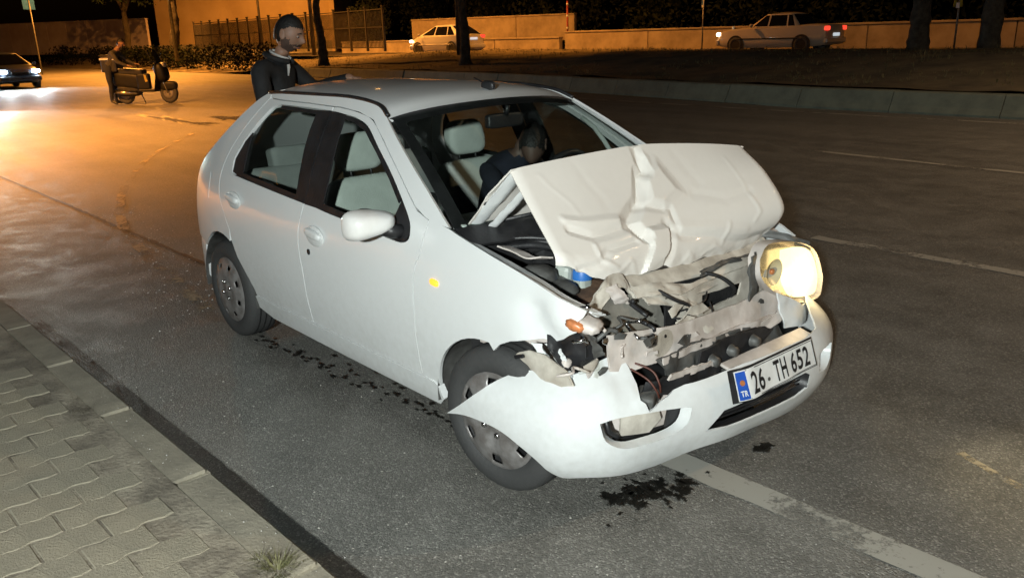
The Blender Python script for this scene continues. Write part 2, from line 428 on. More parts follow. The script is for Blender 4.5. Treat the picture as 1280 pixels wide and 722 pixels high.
# road markings and seams
def strip(name, pts, wd, z, mat, jitter=.006, kind='structure', seg=.12):
    P = cr([(a, b, 0) for a, b in pts], max(4, int(math.dist(pts[0], pts[-1])/seg/len(pts))))
    vs = []; fs = []
    for i, p in enumerate(P):
        d = (P[min(i+1, len(P)-1)]-P[max(i-1, 0)]).normalized(); n = Vector((-d.y, d.x, 0))
        j1 = noise.noise(p*9)*jitter; j2 = noise.noise(p*9+Vector((5, 5, 5)))*jitter
        for sgn, j in ((-1, j1), (1, j2)): vs.append(tuple(p+n*(sgn*wd/2+j)+Vector((0, 0, z))))
        if i: fs.append((2*i-2, 2*i, 2*i+1, 2*i-1))
    return pyd(name, vs, fs, mat, None, False, kind)
strip('lane_marking', [(1.15, -.165), (2.6, -.13), (4.6, -.08)], .135, .004, LINE, .016)
strip('lane_marking', [(.05, 3.60), (1.6, 3.58), (4.0, 3.56)], .12, .004, LINEF, .02)
strip('lane_marking', [(-2.6, 8.12), (0.3, 7.86), (2.4, 7.8)], .12, .004, LINEF, .02)
strip('lane_marking', [(-12, 13.3), (-5.5, 12.95), (2, 12.93), (20, 12.7)], .13, .004, LINEF, .02)
strip('lane_marking', [(2.30, .70), (2.55, .60), (2.8, .52)], .04, .004, DUST, .02)
strip('road_seam', [(-40, -1.3), (-9.6, -.44), (-4.87, -.33), (-1, -.235), (1.0, -.18)], .035, .004, TAR, .02)
strip('tyre_track', [(-13, 3.6), (-10, 1.72), (-7.5, .57), (-5.9, -.02), (-4.6, -.36), (-3.5, -.52), (-2.4, -.66), (-1.75, -.74)], .09, .008, DUST, .03, 'stuff')
# splashed fluid
def splash(name, c, rx, ry, seed, z=.006, n=72, mat=OIL):
    vs = [(c[0], c[1], z)]
    for i in range(n):
        t = i*2*math.pi/n; v = Vector((math.cos(t)*1.7, math.sin(t)*1.7, seed*3.3))
        k = .62+.55*noise.noise(v)+.45*noise.noise(v*2.7)+.25*noise.noise(v*6)
        k = max(.18, k)
        vs.append((c[0]+math.cos(t)*rx*k, c[1]+math.sin(t)*ry*k, z))
    return vs, [(0, 1+i, 1+(i+1) % n) for i in range(n)]
DAMP = marking('damp_asphalt', (.030, .028, .024), .75); DAMP.node_tree.nodes['Principled BSDF'].inputs['Roughness'].default_value = .35
def spill(name, items, mat=OIL):
    for nm, mt, sc, z0 in ((name+'_rim', DAMP, 1.35, .0045), (name, mat, .92, .0065)):
        V = []; F = []
        for k, (c, rx, ry, sd) in enumerate(items):
            v, f = splash(name, c, rx*sc, ry*sc, sd, z0+.0002*(k % 7)); s = len(V); V += v; F += [tuple(a+s for a in t) for t in f]
        pyd(nm, V, F, mt, None, False, 'stuff')
it = []
for cx, cy, sx, sy, n_ in ((1.64, -.40, .045, .075, 26), (1.60, -.47, .035, .04, 14), (1.70, -.31, .02, .05, 12), (1.56, -.56, .03, .012, 8), (1.735, .185, .012, .03, 6)):
    for k in range(n_): it.append(((cx+rnd.gauss(0, sx), cy+rnd.gauss(0, sy)), rnd.uniform(.012, .034), rnd.uniform(.012, .034), 20+len(it)))
for k in range(26): it.append(((1.62+rnd.gauss(0, .09), -.42+rnd.gauss(0, .13)), rnd.uniform(.005, .012), rnd.uniform(.005, .012), 120+k))
spill('fluid_spill', it)
it = []
for k in range(70):
    t = k/69; x = -1.03+1.95*t+rnd.gauss(0, .02); y = -.735+.17*t+rnd.gauss(0, .028)+(.10*rnd.random() if k % 3 == 0 else 0)
    it.append(((x, y), rnd.uniform(.012, .032), rnd.uniform(.008, .018), 50+k))
spill('fluid_drips', it)
spill('wet_patch', [((-16.2, 4.2), 2.2, .22, 90), ((-15.3, 5.2), .9, .35, 91), ((-14.6, 4.3), .5, .3, 92), ((-14.9, 6.3), 1.0, .25, 93)], pm('wet_asphalt', (.012, .011, .010), .65))
# loose chips, gravel and broken glass
CHIP = pm('chips', (.55, .53, .48), .35, 0, .3, 30, col2=(.25, .23, .2))
def chips(name, spots, mat=CHIP):
    V = []; F = []
    for x, y, z, s in spots:
        b = len(V); a = rnd.uniform(0, 6.28)
        for k in range(3): V.append((x+math.cos(a+k*2.1)*s*rnd.uniform(.6, 1.2), y+math.sin(a+k*2.1)*s*rnd.uniform(.6, 1.2), z+s*.05))
        V.append((x, y, z+s*rnd.uniform(.4, .9))); F += [(b, b+1, b+3), (b+1, b+2, b+3), (b+2, b, b+3)]
    return pyd(name, V, F, mat, None, False, 'stuff')
sp = []
for k in range(900):
    x = rnd.uniform(-1.6, 2.6); y = yk(x)+.1+abs(rnd.gauss(0, .38)); sp.append((x, y, .001, rnd.choice((.0022, .003, .0035, .0035, .006))))
for k in range(150):
    x = rnd.uniform(-.6, 1.4); y = yk(x)-.03-abs(rnd.gauss(0, .14)); sp.append((x, y, .131 if y > yk(x)-.14 else .126, rnd.choice((.002, .003, .0045))))
chips('road_grit', sp)
sp = []
for k in range(520):
    t = rnd.random(); px = [(-5.9, -.02), (-4.6, -.36), (-3.5, -.52), (-2.4, -.66), (-1.7, -.74)]; q = t*(len(px)-1); i = min(int(q), 3); f = q-i
    x = px[i][0]+(px[i+1][0]-px[i][0])*f; y = px[i][1]+(px[i+1][1]-px[i][1])*f
    sp.append((x+rnd.gauss(0, .2), y+rnd.gauss(0, .13+.1*t), .002, rnd.choice((.003, .004, .006, .008))))
for k in range(120): sp.append((rnd.gauss(1.9, .35), rnd.gauss(-.3, .5), .002, rnd.choice((.002, .003))))
GLCH = pm('broken_glass', (.75, .74, .7), .15, 0, .2, 30)
chips('broken_glass', sp, GLCH)
# grass tufts at the kerb
GRASS = pm('dry_grass', (.17, .16, .07), .8, 0, .3, 8, col2=(.09, .095, .04))
def tuft(bm, c, h, r, n, lean=.6):
    for k in range(n):
        a = rnd.uniform(0, 6.28); d = Vector((math.cos(a), math.sin(a), 0)); b = Vector(c)+d*rnd.uniform(0, r*.5); hh = h*rnd.uniform(.5, 1.1)
        sd = Vector((-d.y, d.x, 0))*h*rnd.uniform(.02, .045)
        mid = b+d*hh*lean*.3+Vector((0, 0, hh*.62)); tip = b+d*hh*lean*rnd.uniform(.6, 1.4)+Vector((0, 0, hh*rnd.uniform(.6, 1)))
        v = [bm.verts.new(q) for q in (b-sd, b+sd, mid+sd*.7, mid-sd*.7, tip)]
        bm.faces.new((v[0], v[1], v[2], v[3])); bm.faces.new((v[3], v[2], v[4]))
bm = bmesh.new(); tuft(bm, (1.26, -1.735, .122), .040, .10, 120, 1.7); tuft(bm, (1.18, -1.75, .122), .03, .06, 50, 2)
tag(from_bm('grass_tuft', bm, GRASS, None, False), 'dry green grass tuft sprouting at the kerb joint', 'grass')
bm = bmesh.new()
for k in range(14): tuft(bm, (-.42+rnd.gauss(0, .10), -1.85+rnd.gauss(0, .035), .122), .022, .03, 9, 2.5)
from_bm('dead_weeds', bm, pm('dead_weed', (.10, .085, .055), .9, 0, .2, 20), None, False, 'stuff')

# median: concrete kerb blocks, bank, dry grass
medk = sheet('median_kerb', [(60, 13.25), (60, 13.65), (-6, 14.2), (-31, 16.6), (-31, 16.25), (-6, 13.75)], .006, CONCG)
def med_profile(x, d):
    a = Vector((x, ymed(x), 0)); b = Vector((x-.5, ymed(x-.5), 0)); t = (a-b).normalized(); return a+Vector((-t.y, t.x, 0))*d
x = 34.0
while x > -34:
    x2 = x-1.985
    pr_ = [(0, -.1), (0, .05), (.06, .16), (.15, .39), (.19, .415), (.42, .415), (.42, -.1)]
    vs = [med_profile(q, d)+Vector((0, 0, z+rnd.uniform(-.006, .006)*0)) for q in (x, x2) for d, z in pr_]
    n = len(pr_); fs = [(i, i+1, n+i+1, n+i) for i in range(n-1)]+[tuple(range(n))[::-1], tuple(range(n, 2*n))]
    o = pyd('kerb_block', vs, fs, CONCG, medk, False); o.location = (0, rnd.uniform(-.012, .012), rnd.uniform(-.012, .008))
    x -= 2.0
def bank_z(x, y):
    d = y-ymed(x)-.4
    s = min(1, max(0, d/5.5)); s = s*s*(3-2*s)
    far = min(1, max(0, (d-8)/2.5))
    left = min(1, max(0, (-x-31)/12))
    return (.44*(1-left)+.02*left)+.48*s-.20*far*far+.05*noise.noise(Vector((x*.5, y*.5, 0)))+.025*noise.noise(Vector((x*1.7, y*1.7, 4)))
def bank_fn(u, v):
    x = 60-200*u; y = ymed(x)+.4+10.6*v
    return (x, y, bank_z(x, y))
grid('median_bank', bank_fn, 300, 26, SOIL, None, 0, True, 'structure')
bm = bmesh.new()
for k in range(5200):
    x = 3-rnd.random()**1.3*46; y = ymed(x)+.5+rnd.random()*9.5
    if noise.noise(Vector((x*.4, y*.4, 9))) < -.12: continue
    tuft(bm, (x, y, bank_z(x, y)-.01), rnd.uniform(.05, .17), .08, 5, .8)
from_bm('bank_grass', bm, pm('bank_grass', (.19, .16, .075), .9, 0, .3, .8, col2=(.05, .05, .02)), None, False, 'stuff')
# far carriageway and walls
sheet('far_road', [(60, 22.5), (60, 34), (-30, 30.5), (-160, 30), (-160, 22.5)], .70, ASPHF)
WALLC = pm('wall_render', (.36, .30, .22), .9, 0, .18, 1.2, .3, 18, col2=(.22, .18, .13))
def wall_run(name, label, a, b, z0, z1, pan, th=.3, mat=WALLC, cap=True):
    a = Vector((*a, 0)); b = Vector((*b, 0)); d = b-a; n = max(1, round(d.length/pan)); root = thing(name, label, 'wall', a+Vector((0, 0, z0)), math.atan2(d.y, d.x))
    L_ = d.length/n
    for i in range(n):
        box('wall_panel', ((i+.5)*L_, 0, (z1-z0)/2), (L_-.03, th, z1-z0), mat, root, .02)
    if cap: box('coping', (d.length/2, 0, z1-z0+.045), (d.length, th+.1, .09), mat, root, .02)
    return root
wall_run('low_wall', 'long low rendered wall beyond the far carriageway', (-29.2, 30.2), (40, 36), .6, 1.62, 5.2)
wall_run('low_wall', 'low rendered wall set back behind the distant white hatchback', (-48, 27.6), (-29.4, 30.0), .6, 1.35, 5.2)
wall_run('planter_wall', 'pale planter wall raised above the low wall', (-43.5, 30.3), (-32.2, 34.0), 1.2, 2.62, 4.2)

# ------------------------------------------------------------------ the crashed hatchback (x forward, y left)
def pe(name, loc=(0, 0, 0), rz=0, parent=None):
    o = bpy.data.objects.new(name, None); COL.objects.link(o); o.location = loc; o.rotation_euler = (0, 0, rz); o.parent = parent
    o.empty_display_size = .1
    return o
ZS = [0, .17, .25, .45, .6, .75, .9, 1.1, 1.25, 1.36, 1.5]; WS = [.70, .745, .775, .81, .815, .805, .775, .70, .63, .56, .45]
XS = [-1.95, -1.8, -1.5, -1.0, 1.0, 1.5, 1.8, 1.95]; FX = [.78, .87, .965, 1, 1, .97, .90, .82]
def hw(x, z): return interp(z, ZS, WS)*interp(x, XS, FX)
car = thing('crashed_hatchback', 'white five-door hatchback with crumpled folded bonnet and smashed front end', 'car')
def side_fn(s, off=0): return lambda x, z: (x, s*(hw(x, z)+off), z)
DLO_BOT = [(-1.033, .962), (-.957, .958), (-.55, .934), (-.1, .910), (.225, .889), (.483, .872), (.60, .866)]
DLO_FRONT = [(.655, .878), (.668, .91), (.633, .973), (.457, 1.109), (.30, 1.205), (.151, 1.288), (.019, 1.319)]
DLO_TOP = [(-.151, 1.333), (-.454, 1.341), (-.74, 1.343)]
DLO_REAR = [(-.828, 1.329), (-.894, 1.273), (-1.015, 1.149), (-1.085, 1.05), (-1.085, .995)]
DLO = DLO_BOT+DLO_FRONT+DLO_TOP+DLO_REAR
SEAM_R = [(-.906, 1.366), (-1.032, 1.235), (-1.150, 1.10), (-1.205, 1.0), (-1.218, .921), (-1.192, .829), (-1.115, .734), (-1.055, .660)]
SPLIT = [(-.195, .325), (-.197, .40), (-.206, .57), (-.235, .70), (-.243, .784), (-.225, .86), (-.215, .914)]
SEAM_F = [(.72, .322), (.721, .45), (.722, .568), (.716, .70), (.722, .79), (.746, .834), (.757, .913), (.768, .965)]
def arc(cx, cz, r_, a0, a1, n=16): return [(cx+r_*math.cos(rad(a0+(a1-a0)*i/n)), cz+r_*math.sin(rad(a0+(a1-a0)*i/n))) for i in range(n+1)]
def sm(l, n=4): return [tuple(p[:2]) for p in cr([(a, b, 0) for a, b in l], n)]
def shift(l, dx, dz=0): return [(a+dx, b+dz) for a, b in l]
REAR = [(-.95, 1.393), (-1.03, 1.358), (-1.12, 1.30), (-1.255, 1.205), (-1.455, 1.072), (-1.60, .972), (-1.665, .87), (-1.71, .70), (-1.735, .525)]
RARCH = arc(-1.21, .275, .352, 8, 140, 18)
FARCH = arc(1.165, .262, .332, 172, 72, 14)
A_IN = [(.768, .975), (.70, .995), (.66, 1.012), (.48, 1.132), (.32, 1.232), (.17, 1.312), (.03, 1.338), (-.151, 1.352)]
for s in (-1, 1):
    fl = s > 0
    near = s < 0
    # doors
    fd_out = sm(SPLIT)+[(-.1, .912)]+sm(DLO_BOT[3:]+DLO_FRONT, 4)[1:]+[(-.151, 1.333), (-.21, 1.336), (-.21, 1.351)]+sm(A_IN[::-1], 3)+sm(SEAM_F[::-1], 3)[1:]
    fd_out = [(x+.0035 if (x < -.18 and z < .92) else x, z) for x, z in fd_out]
    fd = region('front_door', fd_out, side_fn(s), WHITE, car, thick=.02, flip=fl, step=.07)
    rd_out = shift(sm(SPLIT), -.0035)+sm(DLO_BOT[:4][::-1], 4)[1:]+[(-1.07, .972)]+sm(DLO_REAR[::-1], 4)+[(-.74, 1.343), (-.454, 1.341), (-.218, 1.337), (-.218, 1.352), (-.454, 1.357), (-.76, 1.360), (-.87, 1.364)]+sm(SEAM_R, 4)+[(-1.04, .60), (-.99, .52), (-.915, .44), (-.852, .36), (-.842, .325)]
    rd = region('rear_door', rd_out, side_fn(s), WHITE, car, thick=.02, flip=fl, step=.07)
    # rail over the doors and windscreen pillar
    rail = [(.905, .966), (.70, 1.088), (.48, 1.212), (.30, 1.312), (.225, 1.350), (.144, 1.377), (.02, 1.391), (-.11, 1.398), (-.446, 1.399), (-.80, 1.397), (-.915, 1.391)]
    inner = [(-.90, 1.372), (-.87, 1.369), (-.76, 1.365), (-.454, 1.362), (-.215, 1.357), (-.151, 1.3565), (.03, 1.3425), (.172, 1.3165), (.322, 1.2365), (.482, 1.1365), (.662, 1.0165), (.74, .985), (.79, .972)]
    region('roof_rail', rail+inner, side_fn(s), WHITE, car, thick=.012, flip=fl, step=.05)
    # rear quarter
    q_out = [(-.925, 1.388)]+shift(sm(SEAM_R, 4), -.0065)+[(p[0], p[1]) for p in RARCH if p[0] < -1.07]+[(-1.52, .50), (-1.56, .52)]+[(-1.735, .522)]+sm(REAR[::-1], 3)[1:]
    qp = region('rear_quarter', q_out, side_fn(s), WHITE, car, thick=.02, flip=fl, step=.06)
    if near:
        region('fuel_flap', [(-1.52, .80), (-1.52, .93), (-1.385, .945), (-1.375, .93), (-1.375, .80), (-1.39, .79), (-1.505, .79)], side_fn(s, .001), WHITE, qp, thick=.006, flip=fl, step=.04)
    # sill
    region('sill', [(-.852, .318), (.80, .316), (.83, .30), (.845, .245), (.80, .205), (-.70, .215), (-.845, .25)], side_fn(s, .006), WHITE, car, thick=.03, flip=fl, step=.05)
    # window glass and black trims
    def trim(nm, pl, par, off=-.004, mat=BLACKP, st=.08): return region(nm, pl, side_fn(s, off), mat, par, thick=.006, flip=fl, step=st)
    wf = region('window_pane', [(-.06, .900)]+sm(DLO_BOT[4:]+[(.612, .868)], 3)+[(.560, 1.02), (.43, 1.115)]+sm(DLO_FRONT[4:], 3)+[(-.09, 1.325)], side_fn(s, -.014), GLASS, fd, thick=0, flip=fl, step=.09)
    wr = region('window_pane', [(-.98, .958), (-.30, .918), (-.34, 1.33), (-.74, 1.338), (-.82, 1.326), (-.885, 1.27), (-.985, 1.15)], side_fn(s, -.014), GLASS, rd, thick=0, flip=fl, step=.09)
    trim('window_trim', [(-.212, .912), (-.05, .905), (-.045, 1.05), (-.075, 1.30), (-.085, 1.330), (-.208, 1.335)], fd)
    trim('window_trim', [(-.219, .912), (-.31, .920), (-.345, 1.15), (-.355, 1.332), (-.219, 1.335)], rd)
    trim('window_trim', [(-1.075, .978), (-.955, .957), (-.945, 1.0), (-.952, 1.10), (-.955, 1.19), (-1.01, 1.143), (-1.078, 1.045)], rd)
    trim('window_trim', sm(DLO_BOT[4:], 2)+[(.60, .890), (.225, .915), (-.05, .936), (-.05, .905)], fd)
    trim('window_trim', sm(DLO_BOT[:3], 2)+[(-.305, .921), (-.305, .945), (-.55, .960), (-.955, .985)], rd)
    trim('mirror_sail', [(.56, .870), (.64, .874), (.662, .91), (.630, .970), (.56, 1.028), (.535, .96), (.535, .90)], fd, -.003)
    trim('window_trim', [(.552, 1.028), (.45, 1.108), (.30, 1.20), (.151, 1.283), (.019, 1.314), (-.151, 1.328), (-.74, 1.338), (-.74, 1.322), (-.151, 1.312), (.01, 1.298), (.138, 1.266), (.285, 1.185), (.43, 1.094), (.54, 1.012)], fd)
    # handles: recess dish and grip
    for par, hx, hz in ((fd, -.075, .785), (rd, -.99, .835)):
        y = s*(hw(hx, hz)+.004)
        blob('handle_recess', (hx, y, hz), (.082, .010, .050), WHITE, par, 1, 4)
        blob('door_handle', (hx+.004, y+s*.012, hz+.012), (.070, .016, .022), WHITE, par, .85, 3, (0, .12, 0))
    if near: lathe('keyhole', [(.0001, -.003), (.014, -.003), (.014, 0)], BLACKP, fd, 20).location = (-.135, s*(hw(-.135, .705)), .700)
    # door mirror
    MS = [s]
    def mfn(q):
        q = q.copy()
        if q.x > 0: q.x *= .9; q.z *= 1-.25*q.x; q.y *= 1-.2*q.x
        else: q.x *= .45
        k = .5+.5*q.y*MS[0]; q.z *= .52+.48*k; q.z += .10*(1-k); q.x *= .8+.2*k
        return q
    mh = blob('mirror', (.535, s*.880, .945), (.095, .112, .074), CLEANW, fd, .82, 4, (0, 0, s*.22), mfn)
    tube('mirror_arm', [(.595, s*.755, .905), (.58, s*.80, .91), (.56, s*.83, .925)], .030, BLACKP, fd, 10)
    region('mirror_glass', [(math.cos(t*.3142)*.092, math.sin(t*.3142)*.06) for t in range(20)], lambda a, b, s=s: (.490, s*.885+a, .945+b), CHROME, fd, thick=0, step=.05)

# front wings
fe = [(.772, .985), (.80, .975)]+sm([(.893, .964), (1.01, .938), (1.167, .906), (1.354, .866), (1.499, .826), (1.602, .792)], 3)
tear_r = [(1.592, .770), (1.575, .752), (1.583, .722), (1.545, .700), (1.512, .676), (1.48, .662), (1.43, .662), (1.374, .648), (1.302, .628), (1.243, .600), (1.21, .568)]
arch_f = [(p[0], p[1]) for p in FARCH if p[0] < 1.19][::-1]
def wing_fn(s, hurt):
    def f(x, z):
        y = hw(x, z)
        if hurt:
            k = max(0, min(1, (x-1.22)/.3)); k2 = max(0, min(1, (.80-z)/.12))
            y += k*k2*(.030*crumple((x, z, 0), 5, 1)+.025*math.sin((x-1.2)*16+z*20)*k)-.02*k*k*k2
            y -= max(0, x-1.5)*.25
            # dent behind the lamp
            y -= .022*math.exp(-((x-1.40)/.05)**2-((z-.76)/.04)**2)
        t = max(0, (z-(.935-.27*(x-1.0)*.82))/.03) if x > .9 else 0
        y -= .02*min(1, t)**2
        return (x, s*y, z)
    return f
wing = region('front_wing', fe+tear_r+arch_f+[(.834, .315)]+shift(sm(SEAM_F, 3), .0065), wing_fn(-1, True), WHITE, car, thick=.014, step=.035)
wl_out = [(a, b-.075*max(0, (a-1.1)/.35)) for a, b in fe if a < 1.44]+[(1.47, .752), (1.44, .70), (1.43, .60), (1.42, .52), (1.42, .44)]+[(p[0], p[1]) for p in arc(1.165, .262, .332, 30, 172, 20)]+[(.834, .315)]+shift(sm(SEAM_F, 3), .0065)
region('front_wing', wl_out, wing_fn(1, False), WHITE, car, thick=.014, flip=True, step=.05)
blob('side_repeater', (.86, -.807, .752), (.027, .010, .013), AMBER, wing, .85, 3, (0, .12, 0))
blob('side_repeater', (.86, .807, .752), (.027, .010, .013), AMBER, car, .85, 3, (0, .12, 0))
# roof, windscreen, tailgate
ED = [(.262, .576, 1.338), (.144, .547, 1.380), (-.11, .531, 1.401), (-.446, .531, 1.402), (-.80, .533, 1.400), (-.95, .534, 1.393)]
EDS = cr(ED, 8)
def roof_fn(u, v):
    q = v*(len(EDS)-1); i = min(int(q), len(EDS)-2); e = EDS[i].lerp(EDS[i+1], q-i); s = 2*u-1
    k = 1-s*s; bow = .085*(1-v)**2-.09*v*v
    return (e.x+bow*k, s*(e.y-.006), e.z+.036*k+.016*(1-s**6)-.014)
roof = grid('roof', roof_fn, 28, 40, WHITE, car, .02, False)
for s in (-1, 1): tube('drip_moulding', [(e.x, s*(e.y+.000), e.z-.001) for e in EDS], .0095, BLACKP, car, 6)
def screen_fn(d=0):
    def f(u, v):
        s = 2*u-1; k = 1-s*s
        t = Vector((.262+.085*k, s*.555, 1.328+.048*k)); b = Vector((.905+.13*k, s*.722, .945+.015*k))
        p = t.lerp(b, v); p += Vector((.6, 0, .8)).normalized()*(.025*math.sin(math.pi*v)*(.4+.6*k)+d)
        return tuple(p)
    return f
scr = grid('windscreen', screen_fn(), 24, 16, WGLASS, car, 0, True)
S2 = screen_fn(-.004)
def frit_pt(u, v): return S2(u, v)
vs = []; fs = []
ou = [(i/24, 0) for i in range(25)]+[(1, i/12) for i in range(1, 13)]+[(1-i/24, 1) for i in range(1, 25)]+[(0, 1-i/12) for i in range(1, 12)]
for u, v in ou:
    vs.append(S2(u, v)); vs.append(S2(.5+(u-.5)*.925, .5+(v-.5)*.86))
n = len(ou); fs = [(2*i, 2*i+1, 2*((i+1) % n)+1, 2*((i+1) % n)) for i in range(n)]
pyd('screen_border', vs, fs, BLACKP, scr)
pyd('roof_header', [roof_fn(i/24, 0) for i in range(25)]+[S2(i/24, .02) for i in range(25)], [(i, i+1, 26+i, 25+i) for i in range(24)], BLACKP, scr)
RE = cr([(a, 0, b) for a, b in REAR], 4)
def gate_fn(u, v):
    q = v*(len(RE)-1); i = min(int(q), len(RE)-2); e = RE[i].lerp(RE[i+1], q-i); s = 2*u-1; k = 1-s*s; y = hw(e.x, e.z)-.004
    return (e.x-.07*k-.05*k*v, s*y, e.z+(.03*k*(1-v)))
gate = grid('tailgate', gate_fn, 22, 26, WHITE, car, .02, False)
grid('rear_window', lambda u, v: tuple(Vector(gate_fn(.1+.8*u, .10+.38*v))+Vector((-.006, 0, .006))), 16, 10, DGLASS, gate, 0, False)
for s in (-1, 1):
    a0 = .995 if s > 0 else .005; a1 = .90 if s > 0 else .10
    grid('tail_light', lambda u, v: tuple(Vector(gate_fn(a0+(a1-a0)*u, .50+.32*v))+Vector((-.008, s*.004, .004))), 6, 8, REDD, car, 0, s > 0)
    pyd('tail_light_glow', [(-1.75, s*.66, .80), (-1.75, s*.60, .80), (-1.765, s*.60, .74), (-1.765, s*.66, .74)], [(0, 1, 2, 3)], REDD, car)
# rear bumper
RB = cr([(-1.535, -.778), (-1.60, -.768), (-1.70, -.73), (-1.79, -.58), (-1.84, -.3), (-1.855, 0), (-1.84, .3), (-1.79, .58), (-1.70, .73), (-1.60, .768), (-1.535, .778)], 6)
def rb_fn(u, v):
    q = u*(len(RB)-1); i = min(int(q), len(RB)-2); e = RB[i].lerp(RB[i+1], q-i); z = .20+.345*v
    k = 1-.055*max(0, (.30-z)/.1)-.02*max(0, (z-.49)/.05)**2
    return (e.x*k+(-1.2)*(1-k), e.y*k, z)
grid('rear_bumper', rb_fn, 60, 10, WHITE, car, .02, True)
blob('roof_antenna', (.225, .03, 1.428), (.045, .016, .022), BLACKP, car, .8, 3)
tube('antenna_rod', [(.21, .03, 1.435), (.12, .03, 1.462)], .004, BLACKP, car, 6)
# wheels
def wheel(name, loc, rz, s, style):
    w_ = pe(name, loc, rz, car)
    R_ = .287
    prof = [(.190, -.083), (.198, -.089), (.206, -.0925), (.216, -.0955), (.228, -.0965), (.245, -.094), (.266, -.086), (.280, -.072), (.2865, -.055), (R_, -.02), (R_, .02), (.2865, .055), (.280, .072), (.245, .094), (.21, .094), (.19, .085)]
    ty = lathe('tyre', [(a, b*s*-1) for a, b in prof] if s < 0 else [(a, -b) for a, b in prof], RUBBER, w_, 64)
    # tread grooves
    for a in (-.035, 0, .035): lathe('groove', [(.2855, a-.004), (.2878, a-.004), (.2878, a+.004), (.2855, a+.004)], DARK, w_, 48)
    y = s*.087
    # hubcap as a polar grid with openings
    rings = [k_*1.135 for k_ in (0, .028, .040, .062, .085, .105, .118, .140, .152, .166, .173)]
    dome = [.020, .020, .012, .018, .022, .020, .017, .010, .004, .000, -.010]
    n = 96 if style == 'front' else 80
    vs = [(0, y+s*dome[0], 0)]; fs = []
    for k in range(1, len(rings)):
        for i in range(n):
            t = 2*math.pi*i/n; wv = .004*math.cos(6*t) if style == 'front' and .06 < rings[k] < .15 else 0
            vs.append((rings[k]*math.cos(t), y+s*(dome[k]+wv), rings[k]*math.sin(t)))
    for i in range(n): fs.append((0, 1+i, 1+(i+1) % n) if s > 0 else (0, 1+(i+1) % n, 1+i))
    nh = 6 if style == 'front' else 8
    for k in range(1, len(rings)-1):
        for i in range(n):
            f_ = (i/n*nh) % 1
            if style == 'front': hole = (k in (6, 7) and .36 < f_ < .66)
            else: hole = (k == 6 and .34 < f_ < .68)
            if hole: continue
            a = 1+(k-1)*n+i; b = 1+(k-1)*n+(i+1) % n; c = b+n; d = a+n
            fs.append((a, b, c, d) if s < 0 else (d, c, b, a))
    hc = pyd('hubcap', vs, [f[::-1] for f in fs], RIM, w_); solid(hc, .006, -1)
    lathe('brake_disc', [(.0001, y-s*.03), (.187, y-s*.03), (.190, y-s*.01)], DARK, w_, 32)
    for k in range(4):
        t = k*math.pi/2+.4; bl = blob('wheel_bolt', (.050*math.cos(t), y+s*.020, .050*math.sin(t)), (.011, .009, .011), CHROME, w_, .8, 2)
    return w_
wheel('wheel', (1.200, -.722, .285), rad(6), -1, 'front')
wheel('wheel', (1.205, .735, .285), rad(7), 1, 'front')
wheel('wheel', (-1.19, -.715, .285), 0, -1, 'rear')
wheel('wheel', (-1.19, .715, .285), 0, 1, 'rear')
# inner shell: floor, wheel wells, door cards
for s in (-1, 1):
    for cx in (-1.205, 1.17):
        pr_ = arc(cx, .27, .345, 88 if (cx > 0 and s < 0) else -5, 185, 20)
        vs = [(x, s*y, z) for y in (.50, .795) for x, z in pr_]; n = len(pr_)
        pyd('wheel_well', vs, [(i, i+1, n+i+1, n+i) for i in range(n-1)]+([tuple(range(n))] if not (cx > 0 and s < 0) else []), GREYP if s < 0 else DARK, car)
box('floor_pan', (-.25, 0, .235), (2.4, 1.42, .07), DARK, car, .01)
for s in (-1, 1):
    region('door_card', [(-1.0, .28), (.74, .28), (.74, .87), (-.1, .905), (-1.0, .95)], side_fn(s, -.05), GREYP, car, thick=.01, step=.2, flip=s < 0)
grid('headliner', lambda u, v: tuple(Vector(roof_fn(.02+.96*u, .02+.9*v))+Vector((0, 0, -.03))), 10, 10, SEATD, car)
# cabin
def seat(name, x, y, mat):
    st = pe(name, (x, y, 0), 0, car)
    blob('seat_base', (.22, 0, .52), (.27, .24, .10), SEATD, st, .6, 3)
    blob('seat_back', (-.085, 0, .72), (.085, .225, .265), mat, st, .66, 4, (0, -.24, 0), lambda q: Vector((q.x, q.y*(1-.10*q.z), q.z)))
    blob('headrest', (-.165, 0, 1.105), (.050, .128, .098), mat, st, .74, 4, (0, -.16, 0), lambda q: Vector((q.x, q.y*(1-.14*max(0, q.z)), q.z)))
    for d in (-.06, .06): tube('headrest_rod', [(-.135, d, .95), (-.155, d, 1.06)], .007, BLACKP, st, 6)
    return st
seat('passenger_seat', -.215, -.36, SEAT); seat('driver_seat', -.245, .37, SEAT)
bs = pe('rear_bench', (-1.0, 0, 0), 0, car)
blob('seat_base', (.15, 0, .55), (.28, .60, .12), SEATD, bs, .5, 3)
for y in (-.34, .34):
    blob('seat_back', (-.16, y, .73), (.09, .30, .22), SEAT_SHADE, bs, .55, 3, (0, -.25, 0))
    blob('headrest', (-.20, y, 1.0), (.05, .12, .065), SEAT_SHADE, bs, .6, 3, (0, -.2, 0))
grid('dashboard', lambda u, v: (.98-.50*v+.05*math.sin(u*3.14), (2*u-1)*.70, .925+.015*math.sin(v*3.1)-.30*max(0, v-.75)/.25+.02*math.exp(-((u-.75)/.12)**2)*math.sin(v*3.1)), 20, 12, BLACKP, car, .02)
sw = pe('steering_wheel', (.36, .37, .93), 0, car); sw.rotation_euler = (0, rad(-62), 0)
tube('wheel_rim', [(.182*math.cos(t*.2618), .182*math.sin(t*.2618), 0) for t in range(24)], .016, BLACKP, sw, 8, True)
for t in (0, 2.1, 4.2): tube('spoke', [(0, 0, -.02), (.17*math.cos(t+1.57), .17*math.sin(t+1.57), 0)], .016, BLACKP, sw, 6)
